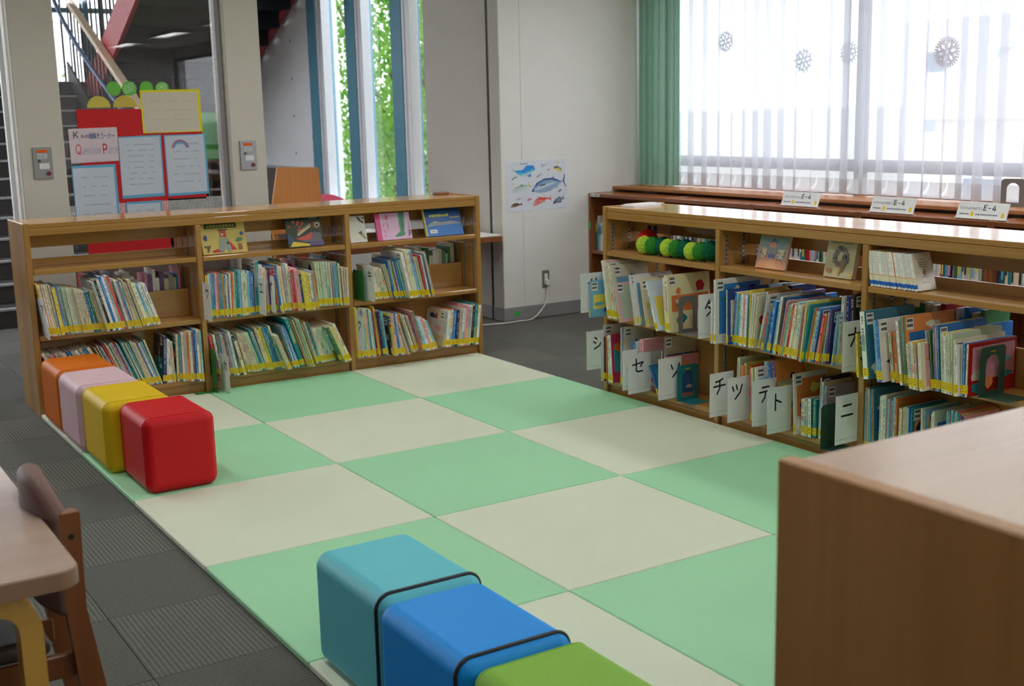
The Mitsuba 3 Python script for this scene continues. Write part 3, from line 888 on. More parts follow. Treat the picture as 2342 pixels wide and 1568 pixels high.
# paper snowflakes on the pane
def flake(key, label, y, z, r, col, seed, teeth):
    k = thing('paper_snowflake', label, 'paper snowflake')
    s = Point(0, 0).buffer(r * .86)
    for i in range(teeth):
        a = 2 * PI * i / teeth
        s = s.union(LineString([(0, 0), (r * math.cos(a), r * math.sin(a))]).buffer(r * .07))
    rr = random.Random(seed)
    for i in range(6):
        a = 2 * PI * i / 6 + .2
        c, d = math.cos(a), math.sin(a)
        s = s.difference(Polygon([(r * .25 * c, r * .25 * d), (r * .5 * c - r * .12 * d, r * .5 * d + r * .12 * c), (r * .72 * c, r * .72 * d), (r * .5 * c + r * .12 * d, r * .5 * d - r * .12 * c)]))
        a += PI / 6
        s = s.difference(Point(r * .68 * math.cos(a), r * .68 * math.sin(a)).buffer(r * (.07 + .03 * rr.random())))
    s = s.difference(Point(0, 0).buffer(r * .10))
    s = s if s.geom_type == 'Polygon' else max(s.geoms, key=lambda q: q.area)
    m = extr(s, 0, .0012)
    v = np.c_[WINX - .034 - m.vertices[:, 2], y - m.vertices[:, 0], z + m.vertices[:, 1]]
    put(G().raw(v, m.faces, col), 'cutout', 'print_matte', k)


flake('f', 'grey-blue paper snowflake with pointed edge, leftmost on the window', .17, 2.02, .078, (84, 108, 134), 1, 24)
flake('f', 'grey-blue hexagonal paper snowflake, second from left on the window', -.603, 1.849, .082, (104, 128, 158), 2, 12)
flake('f', 'faint white paper snowflake at the curtain overlap', -1.0, 1.879, .075, (226, 228, 234), 3, 18)
flake('f', 'reddish grey round paper snowflake, rightmost on the window', -1.767, 1.84, .088, (140, 96, 104), 4, 30)

# ------------------------------------------------------------------ sign stands on the cabinets and a bookend on the sill
for i, (y1, y0, lb, cnt) in enumerate(((-.985, -1.30, 'left E-4 sign stand on the brown cabinet', 1), (-1.735, -2.05, 'middle E-4 sign stand on the brown cabinet, glare on its plastic', 2),
                                       (-2.335, -2.65, 'right E-4 sign stand on the brown cabinet, partly curled', 2), (-2.80, -3.10, 'sign stand cut by the right edge of the picture', 1))):
    k = thing('sign_stand', 'white paper ' + lb, 'sign')
    x = 4.40 if i == 0 else 4.372
    o = np.array([x, y1, CT - .002 + .004])
    u, v = np.array([0, -1.0, 0]), np.array([.34, 0, .94])
    w = y1 - y0
    hh = .092
    nrm = np.array([-.94, 0, .34])
    MM = axes(o, u, v, nrm)
    put(G().box(0, w, 0, hh, -.0012, 0, (236, 238, 240)), 'card', 'print_gloss', k, M=MM)
    put(G().box(-.003, w + .003, -.002, .002, -.03, .006, (238, 240, 242)), 'foot', 'print_gloss', k, M=MM)
    g = G()
    g.flat(shapely.affinity.scale(ltext('E-4', .030, True), 1.05, 1, origin=(0, 0)), (w * .5, .048, .0004), (1, 0, 0), (0, 1, 0), (34, 38, 62))
    g.flat(jtext('にほんのおはなし'[:8], .0185), (w * .045, .050, .0004), (1, 0, 0), (0, 1, 0), (60, 66, 96))
    r = random.Random(i)
    for x0, x1 in ((.06, .24), (.38, .80)):
        xx = x0 * w
        while xx < x1 * w:
            l = .006 + .006 * r.random()
            g.quad((xx, .020, .0004), (xx + l, .020, .0004), (xx + l, .028, .0004), (xx, .028, .0004), (96, 104, 128))
            xx += l + .003
    for x0 in (.28, .88):
        g.quad((w * x0, .012, .0004), (w * x0 + .020, .012, .0004), (w * x0 + .020, .038, .0004), (w * x0, .038, .0004), (236, 206, 70))
    put(g, 'lettering', 'print_matte', k, M=MM)
k = thing('bookend', 'grey metal bookend with arched hole standing on the window sill', 'bookend')


def arch_plate(w, h, hw, hh, r=.02):
    outer = sbox(r, 0, w - r, h).union(sbox(0, 0, w, h - r)).union(Point(r, h - r).buffer(r)).union(Point(w - r, h - r).buffer(r))
    c = w / 2
    hole = sbox(c - hw, .02, c + hw, .02 + hh - hw).union(Point(c, .02 + hh - hw).buffer(hw))
    return outer.difference(hole)


def bookend(key, M, w, h, b, plate=.11, hole=True, side=1):
    s = arch_plate(w, h, w * .26, h * .72) if hole else sbox(0, 0, w, h - .02).union(sbox(.02, 0, w - .02, h)).union(Point(.02, h - .02).buffer(.02)).union(Point(w - .02, h - .02).buffer(.02))
    m = extr(s, 0, .0016)
    M2 = M @ axes((0, 0, 0), (1, 0, 0), (0, 0, 1), (0, -1, 0))
    put(m, 'plate', b, key, M=M2)
    put(cbox(0.012, w - .012, min(0, side * plate), max(0, side * plate), 0.0002, .0018, .0005), 'base', b, key, M=M)


bookend(k, axes((4.72, -2.36, ZS), (.45, -.89, 0), (.89, .45, 0), (0, 0, 1)), .125, .155, 'grey_metal')

# ------------------------------------------------------------------ wall things: fish poster, outlet, cord, tape
PO = np.array([3.588, WY - .0025, .822])
k = thing('fish_poster', 'white poster of painted fish on the back wall', 'poster')
PU, PV = np.array([1.0, 0, .001]), np.array([-.003, 0, 1.0])
PW, PH = .542, .375
put(G().raw(np.array([PO + PU * a * PW + PV * b * PH + np.array([0, c, 0]) for a in (0, 1) for b in (0, 1) for c in (0, .0015)]),
            [[0, 1, 3], [0, 3, 2], [4, 6, 7], [4, 7, 5], [0, 4, 5], [0, 5, 1], [2, 3, 7], [2, 7, 6], [0, 2, 6], [0, 6, 4], [1, 5, 7], [1, 7, 3]], (226, 230, 240)), 'sheet', 'print_matte', k)


def fpoly(pts):
    """Pixels of a 1440 by 1200 drawing, y down, to poster units."""
    return Polygon([(x / 1440 * PW, PH - y / 1200 * PH) for x, y in pts]).buffer(0)


FISH = [
    ('mahi-mahi', [([(170, 215), (480, 290), (620, 400), (380, 360)], (222, 216, 120)), ([(50, 100), (200, 240), (60, 330), (190, 270), (150, 210)], (150, 170, 90)),
                   ([(190, 240), (380, 225), (470, 120), (640, 130), (690, 230), (540, 300), (340, 370), (250, 310)], (60, 150, 232)),
                   ([(230, 275), (420, 300), (620, 210), (690, 215), (650, 270), (480, 350), (330, 360)], (90, 200, 216)),
                   ([(480, 330), (580, 300), (570, 400), (520, 400)], (70, 140, 216)), ([(330, 350), (690, 240), (560, 330), (420, 390)], (196, 214, 226))]),
    ('tuna', [([(580, 740), (700, 560), (880, 460), (1100, 450), (1290, 530), (1360, 540), (1200, 660), (1000, 780), (760, 800)], (150, 176, 206)),
              ([(580, 740), (700, 560), (880, 460), (1100, 450), (1290, 530), (1360, 540), (1240, 545), (1080, 490), (880, 500), (730, 590)], (52, 84, 156)),
              ([(620, 735), (740, 640), (1050, 560), (1180, 560), (1050, 620), (820, 700)], (206, 218, 232)), ([(770, 610), (900, 590), (930, 610), (800, 640)], (54, 66, 90)),
              ([(1340, 530), (1390, 360), (1400, 380), (1375, 540), (1430, 690), (1420, 700), (1350, 560)], (60, 80, 120)), ([(1080, 460), (1110, 390), (1130, 460)], (120, 136, 160)),
              ([(580, 740), (640, 690), (640, 770)], (40, 60, 104)), ([(1140, 650), (1230, 710), (1180, 640)], (130, 146, 170))]),
    ('red bream', [([(610, 1100), (640, 980), (760, 900), (930, 930), (900, 1010), (780, 1060), (700, 1100)], (230, 150, 146)),
                   ([(640, 980), (760, 890), (950, 920), (1010, 930), (1060, 850), (1040, 940), (1080, 1010), (980, 950), (880, 980), (740, 950)], (222, 92, 72)),
                   ([(700, 1020), (760, 960), (740, 1050)], (206, 80, 66)), ([(610, 1100), (640, 1010), (680, 1060), (650, 1110)], (236, 170, 170))]),
    ('black bream', [([(1090, 1070), (1140, 980), (1260, 900), (1300, 960), (1370, 880), (1360, 970), (1390, 990), (1300, 990), (1310, 1060), (1180, 1070)], (110, 124, 140)),
                     ([(1090, 1060), (1130, 1010), (1160, 1060), (1120, 1090)], (50, 60, 74)), ([(1170, 1000), (1270, 950), (1250, 1030)], (160, 172, 186))]),
    ('yellowtail', [([(90, 760), (180, 650), (330, 600), (520, 600), (440, 680), (280, 760), (150, 780)], (206, 216, 222)),
                    ([(100, 730), (190, 640), (320, 590), (530, 590), (430, 620), (250, 640)], (140, 190, 176)), ([(150, 690), (300, 640), (420, 620), (300, 660)], (226, 206, 130)),
                    ([(510, 600), (520, 500), (540, 590), (620, 640), (540, 630)], (216, 196, 120)), ([(310, 590), (330, 560), (400, 590)], (100, 130, 110))]),
    ('brown perch', [([(70, 1080), (140, 1010), (240, 1000), (300, 1040), (350, 990), (350, 1070), (290, 1060), (200, 1090), (90, 1110)], (120, 84, 66)),
                     ([(140, 1010), (240, 1000), (300, 1035), (220, 1030)], (40, 38, 40)), ([(70, 1085), (130, 1060), (110, 1105)], (226, 190, 110))]),
    ('yellow jack', [([(1120, 200), (1220, 170), (1320, 250), (1330, 300), (1260, 320), (1180, 260), (1130, 250)], (226, 206, 110)),
                     ([(1110, 180), (1220, 170), (1310, 230), (1320, 270), (1230, 220), (1150, 230)], (110, 120, 126))]),
    ('small fry', [([(110, 430), (220, 370), (270, 390), (200, 410), (130, 460)], (110, 130, 110)), ([(90, 550), (150, 530), (200, 560), (140, 570)], (216, 206, 140)),
                   ([(700, 400), (780, 350), (880, 340), (800, 370), (720, 430)], (156, 156, 164)), ([(820, 90), (900, 120), (990, 90), (930, 150), (830, 190)], (190, 200, 210)),
                   ([(970, 250), (1000, 220), (1030, 250), (990, 280)], (196, 150, 130)), ([(1200, 70), (1250, 50), (1270, 90), (1210, 100)], (232, 206, 110)),
                   ([(1220, 790), (1280, 720), (1310, 760), (1240, 810)], (120, 124, 140)), ([(210, 920), (300, 880), (340, 900), (240, 940)], (206, 170, 160)),
                   ([(470, 960), (520, 900), (590, 930), (500, 970)], (216, 130, 130))]),
]
for nm, parts in FISH:
    g = G()
    for i, (pts, c) in enumerate(parts):
        g.flat(fpoly(pts), PO + np.array([0, -.0004 - i * .00025, 0]), PU, PV, c)
    put(g, 'fish_drawing', 'print_matte', k, label='painted ' + nm)
g = G()
for i in range(4):
    g.flat(fpoly([(330 + i * 46, 70), (362 + i * 46, 70), (362 + i * 46, 95), (330 + i * 46, 95)]), PO + np.array([0, -.0004, 0]), PU, PV, (84, 84, 110))
for i in range(7):
    g.flat(fpoly([(150 + i * 24 + 330 * (i > 4), 78), (164 + i * 24 + 330 * (i > 4), 78), (164 + i * 24 + 330 * (i > 4), 92), (150 + i * 24 + 330 * (i > 4), 92)]), PO + np.array([0, -.0004, 0]), PU, PV, (190, 194, 210))
put(g, 'title', 'print_matte', k)
k = thing('wall_outlet', 'grey wall outlet plate with a white plug low on the back wall', 'outlet')
put(cbox(3.888, 3.952, WY - .008, WY, .225, .358, .003), 'plate', 'grey_metal', k)
put(cbox(3.905, 3.936, WY - .012, WY - .007, .25, .335, .002), 'socket', 'plastic_white', k)
k = thing('power_cord', 'white power cord hanging from the outlet and lying along the floor', 'cord')
put(cbox(3.909, 3.931, WY - .045, WY - .012, .245, .29, .005), 'plug', 'plastic_white', k)
put(tube([(3.92, .985, .245), (3.915, .985, .18), (3.88, .975, .10), (3.82, .965, .045), (3.76, .955, .010), (3.66, .935, .006), (3.5, .93, .006), (3.3, .96, .006), (3.05, .90, .006), (2.85, .8, .006)], .0055), 'cable', 'cord', k, True)
k = thing('green_tape', 'small square of green tape on the grey baseboard of the back wall', 'tape')
put(G().box(3.632, 3.678, WY - .0072, WY - .0062, .028, .068, (60, 190, 80)), 'piece', 'print_matte', k)

# ------------------------------------------------------------------ behind the back bookcase: display table and its things
k = thing('display_table', 'white topped display table with brown edge behind the back bookcase', 'table')
put(cbox(1.86, 3.50, .95, 1.75, .615, .655, .004), 'edge_band', 'brown_x', k)
put(cbox(1.864, 3.496, .954, 1.746, .656, .664, .002), 'table_top', 'plastic_white', k)
for x in (1.9, 2.95):
    for y in (1.2, 1.62):
        put(cbox(x, x + .045, y, y + .045, 0, .614, .003), 'leg', 'brown_z', k)
k = thing('picture_stand', 'pink and grey curved card stand on the display table', 'display stand')
a = np.linspace(0, PI / 2, 12)
for j, (r0, r1, b) in enumerate(((.22, .31, 'fabric_pink'), (.12, .218, 'fabric_grey'), (.02, .118, 'fabric_pink'))):
    s = Polygon([(r1 * math.cos(t), r1 * math.sin(t)) for t in a] + [(r0 * math.cos(t), r0 * math.sin(t)) for t in a[::-1]])
    m = extr(s, 0, .02)
    v = np.c_[2.26 + m.vertices[:, 0] * 1.1, 1.35 + m.vertices[:, 2] + .06 * m.vertices[:, 0], .665 + m.vertices[:, 1] * 1.12]
    put(trimesh.Trimesh(v, m.faces, process=False), 'band', b, k)
for i, (x, y, w, lb) in enumerate(((1.98, 1.1, .16, 'white paper stack with pink edge on the display table, by the middle upright'), (2.42, 1.15, .2, 'white leaflets lying on the display table, right of the pink stand'))):
    k = thing('paper_stack', lb, 'papers')
    g = G()
    for j in range(4):
        g.box(x + j * .004, x + w, y, y + .21, .6645 + j * .02, .6835 + j * .02, [(240, 240, 244), (226, 170, 180), (238, 240, 244), (230, 232, 236)][j])
    put(g, 'sheets', 'print_matte', k)
k = thing('paper_holder', 'white leaflet holder leaning behind the right end of the back bookcase', 'leaflet holder')
MM = axes((3.30, 1.50, .665), (.94, .34, 0), (-.1, .3, .95), (.33, -.93, .33))
put(G().box(0, .22, 0, .31, -.012, 0, (226, 228, 234)), 'holder', 'print_gloss', k, M=MM)
g = G()
scb = random.Random(3)
for i in range(9):
    for x0 in np.arange(.02, .19, .022):
        if scb.random() < .75:
            g.quad((x0, .29 - i * .03, .0006), (x0 + .016, .29 - i * .03, .0006), (x0 + .016, .298 - i * .03, .0006), (x0, .298 - i * .03, .0006), (150, 156, 168))
put(g, 'print', 'print_matte', k, M=MM, kind='stuff')
k = thing('glasses_case', 'small brown case lying on the back bookcase near the dark wall', 'case')
put(rbox(2.60, 2.70, .30, .36, BH - .0045, BH + .012, .006, 2), 'case', 'brown_x', k, 40)
k = thing('side_chair', 'orange plywood chair back rising behind the back bookcase, beside the pillar', 'chair')
P = [(2.06, .70), (2.50, .70), (2.485, .94), (2.475, 1.178), (2.15, 1.192), (2.10, .95)]
m = extr(Polygon(P).buffer(-.012).buffer(.012), 0, .02)
put(trimesh.Trimesh(np.c_[m.vertices[:, 0], 1.90 + m.vertices[:, 2], m.vertices[:, 1]], m.faces, process=False), 'backrest', 'orange_wood', k)
put(cbox(2.08, 2.48, 1.90, 2.32, .44, .47, .005), 'seat', 'orange_wood', k)
for x in (2.10, 2.43):
    put(cbox(x, x + .035, 1.921, 1.956, 0, .9, .003), 'leg', 'orange_wood', k)
    put(cbox(x, x + .035, 2.27, 2.305, 0, .44, .003), 'leg', 'orange_wood', k)

# ------------------------------------------------------------------ table and chair, left foreground
k = thing('reading_table', 'pale laminate reading table with brown edge in the left foreground', 'table')
tx0, tx1, ty0, ty1 = -2.3, -.728, -4.322, -2.9
s = sbox(tx0, ty0, tx1, ty1).buffer(-.045).buffer(.045, quad_segs=8)
put(extr(s, .664, .6965), 'edge_band', 'table_edge', k, 40)
put(extr(s.buffer(-.003), .6966, .700), 'table_top', 'table_laminate', k)
for (x, sx) in ((-.80, -1), (-2.235, 1)):
    for y in (-4.275, -3.0):
        c = []
        for a in np.linspace(0, PI / 2, 10):
            c.append((x + sx * (.085 - .085 * math.cos(a)), .575 + .085 * math.sin(a)))
        outer = [(x, 0), (x, .575)] + c + [(x + sx * .34, .66)]
        t = .042
        inner = [(x + sx * .34, .66 - t)] + [(x + sx * (.085 - (.085 - t) * math.cos(a)), .575 + (.085 - t) * math.sin(a)) for a in np.linspace(PI / 2, 0, 10)] + [(x + sx * t, 0)]
        m = extr(Polygon(outer + inner).buffer(0), 0, .062)
        put(trimesh.Trimesh(np.c_[m.vertices[:, 0], y + m.vertices[:, 2] - .0, m.vertices[:, 1]], m.faces, process=False), 'leg', 'birch_z', k, 35)

k = thing('padded_chair', 'brown padded wooden chair tucked under the reading table', 'chair')
# backrest cushion, bowed, along y
ys = np.linspace(-3.99, -3.715, 22)
P = []
for y in ys:
    u = (y + 3.8525) / .1375
    bow = -.028 * (1 - u * u)
    top = .778 - (.062 if u < 0 else .02) * abs(u) ** 2.6
    rad = .022
    s8 = trimesh.creation.icosphere(subdivisions=2, radius=rad).vertices
    for z in (.50, top - rad):
        P.append(s8 + [-.700 + bow, y, z])
m = trimesh.convex.convex_hull(np.vstack(P))
put(m, 'backrest', 'vinyl_back', k, 60)
for y, nm in ((-4.012, 0), (-3.735, 1)):
    pt = .715 - .06 * nm
    prof = [(-.702, pt), (-.660, pt), (-.664, .50), (-.636, .30), (-.585, .0), (-.640, .0), (-.690, .30), (-.706, .50)]
    m = extr(Polygon(prof).buffer(-.006).buffer(.006), 0, .034)
    put(trimesh.Trimesh(np.c_[m.vertices[:, 0], y + m.vertices[:, 2], m.vertices[:, 1]], m.faces, process=False), 'leg', 'chair_wood', k, 35)
    put(cyl((-.682, y - .001, pt - .053), (-.682, y + .004, pt - .053), .0065, 14), 'screw_hole', 'black_hole', k)
put(rbox(-1.12, -.735, -3.972, -3.735, .385, .43, .02, 2), 'seat', 'vinyl_seat', k, 60)
put(join([cbox(-1.10, -.69, -3.976, -3.956, .33, .385, .003), cbox(-1.10, -.69, -3.755, -3.736, .33, .385, .003), cbox(-1.10, -1.08, -3.955, -3.757, .33, .385, .003)]), 'seat_rail', 'chair_wood', k)
for y in (-4.0, -3.74):
    put(cbox(-1.135, -1.10, y, y + .034, 0, .40, .004), 'leg', 'chair_wood', k)

# ------------------------------------------------------------------ outdoors: ground, houses, trees
lab(put(cbox(5.4, 140, -90, 120, -4.2, -4.0, .01), 'ground', 'earth'), kind='structure')


def house(label, cx, cy, w, d, h, roof, bw, br, gable_y=True, cols=3):
    k = thing('house', label, 'house')
    z0 = -4.0
    put(cbox(cx, cx + d, cy - w / 2, cy + w / 2, z0, h, .01), 'wall', bw, k)
    if roof > 0:
        if gable_y:
            P = [(cx - .4, cy - w / 2 - .5, h), (cx - .4, cy + w / 2 + .5, h), (cx - .4, cy, h + roof), (cx + d + .4, cy - w / 2 - .5, h), (cx + d + .4, cy + w / 2 + .5, h), (cx + d + .4, cy, h + roof)]
        else:
            P = [(cx - .4, cy - w / 2 - .4, h), (cx - .4, cy + w / 2 + .4, h), (cx + d / 2, cy - w / 2 - .4, h + roof), (cx + d / 2, cy + w / 2 + .4, h + roof), (cx + d + .4, cy - w / 2 - .4, h), (cx + d + .4, cy + w / 2 + .4, h)]
        put(trimesh.Trimesh(P).convex_hull, 'roof', br, k)
    for i in range(cols):
        y = cy - w / 2 + w * (i + .5) / cols
        for z in (h - 1.9, h - 4.6):
            f = put(cbox(cx - .06, cx + .02, y - .62, y + .62, z - .55, z + .55, .01), 'window', 'plastic_white', k)
            put(cbox(cx - .09, cx - .061, y - .54, y + .54, z - .47, z + .47, .005), 'pane', 'house_window', f)


house('pale long apartment block far behind the sheer curtains', 46, 16, 34, 10, 5.4, 0, 'house_pale', 'house_roof', cols=9)
house('cream gabled house behind the left half of the window', 24, 9.0, 9, 8, 1.2, 2.7, 'house_cream', 'house_cream')
house('grey-blue house with flat ridge behind the right half of the window', 26, -2.5, 8, 8, .8, 1.5, 'house_grey', 'house_roof', False)
house('pale house with small gable at the right of the window', 30, -12, 9, 8, 1.4, 2.2, 'house_pale', 'house_roof')


def tree(label, x, y, h, rad, n, seed, z0=-4.0):
    k = thing('tree', label, 'tree')
    rr = np.random.default_rng(seed)
    tr = [cyl((x, y, z0), (x + .1, y, z0 + h * .55), .11, 10)]
    for i in range(9):
        a = rr.uniform(0, 2 * PI)
        zb = z0 + h * rr.uniform(.25, .6)
        tr.append(cyl((x, y, zb), (x + rad * .7 * math.cos(a), y + rad * .7 * math.sin(a), zb + h * rr.uniform(.12, .3)), .03, 7))
    put(join(tr), 'trunk', 'bark', k)
    # leaf clusters along random twigs
    cl = 150
    cz = z0 + h * (.22 + .78 * rr.random(cl))
    ca = rr.uniform(0, 2 * PI, cl)
    cr = rad * np.sqrt(rr.random(cl)) * np.sqrt(np.clip(1 - ((cz - z0 - h * .6) / (h * .55)) ** 2, .1, 1))
    C = np.c_[x + cr * np.cos(ca), y + cr * np.sin(ca), cz]
    idx = rr.integers(0, cl, n)
    p = C[idx] + rr.normal(size=(n, 3)) * [.26, .26, .20]
    d = rr.normal(size=(n, 3)) * [1, 1, .4] + [0, 0, -.9]
    d /= np.linalg.norm(d, axis=1, keepdims=True)
    s = np.cross(d, rr.normal(size=(n, 3)))
    s /= np.linalg.norm(s, axis=1, keepdims=True)
    L = rr.uniform(.08, .14, (n, 1))
    w = L * .27
    v = np.stack([p, p + d * L * .5 + s * w, p + d * L, p + d * L * .5 - s * w], 1).reshape(-1, 3)
    b = np.arange(n)[:, None] * 4
    f = np.vstack([b + [0, 1, 2], b + [0, 2, 3]])
    put(trimesh.Trimesh(v, f, process=False), 'foliage', 'leaf', k, kind='stuff')


tree('leafy green tree outside, nearest the dark wall', 6.3, 4.9, 7.6, 1.2, 8000, 1)
tree('leafy green tree outside behind the middle blue window fin', 6.9, 7.4, 8.4, 1.25, 10000, 2)
tree('leafy green tree outside, behind the left blue window fin', 7.6, 10.0, 8.6, 1.3, 10000, 3)
tree('leafy green tree outside, farthest from the dark wall', 8.6, 12.8, 9.0, 1.45, 10000, 5)
tree('green tree seen through the bars above the stairs', 1.2, 13.5, 8.0, 2.0, 8000, 4)

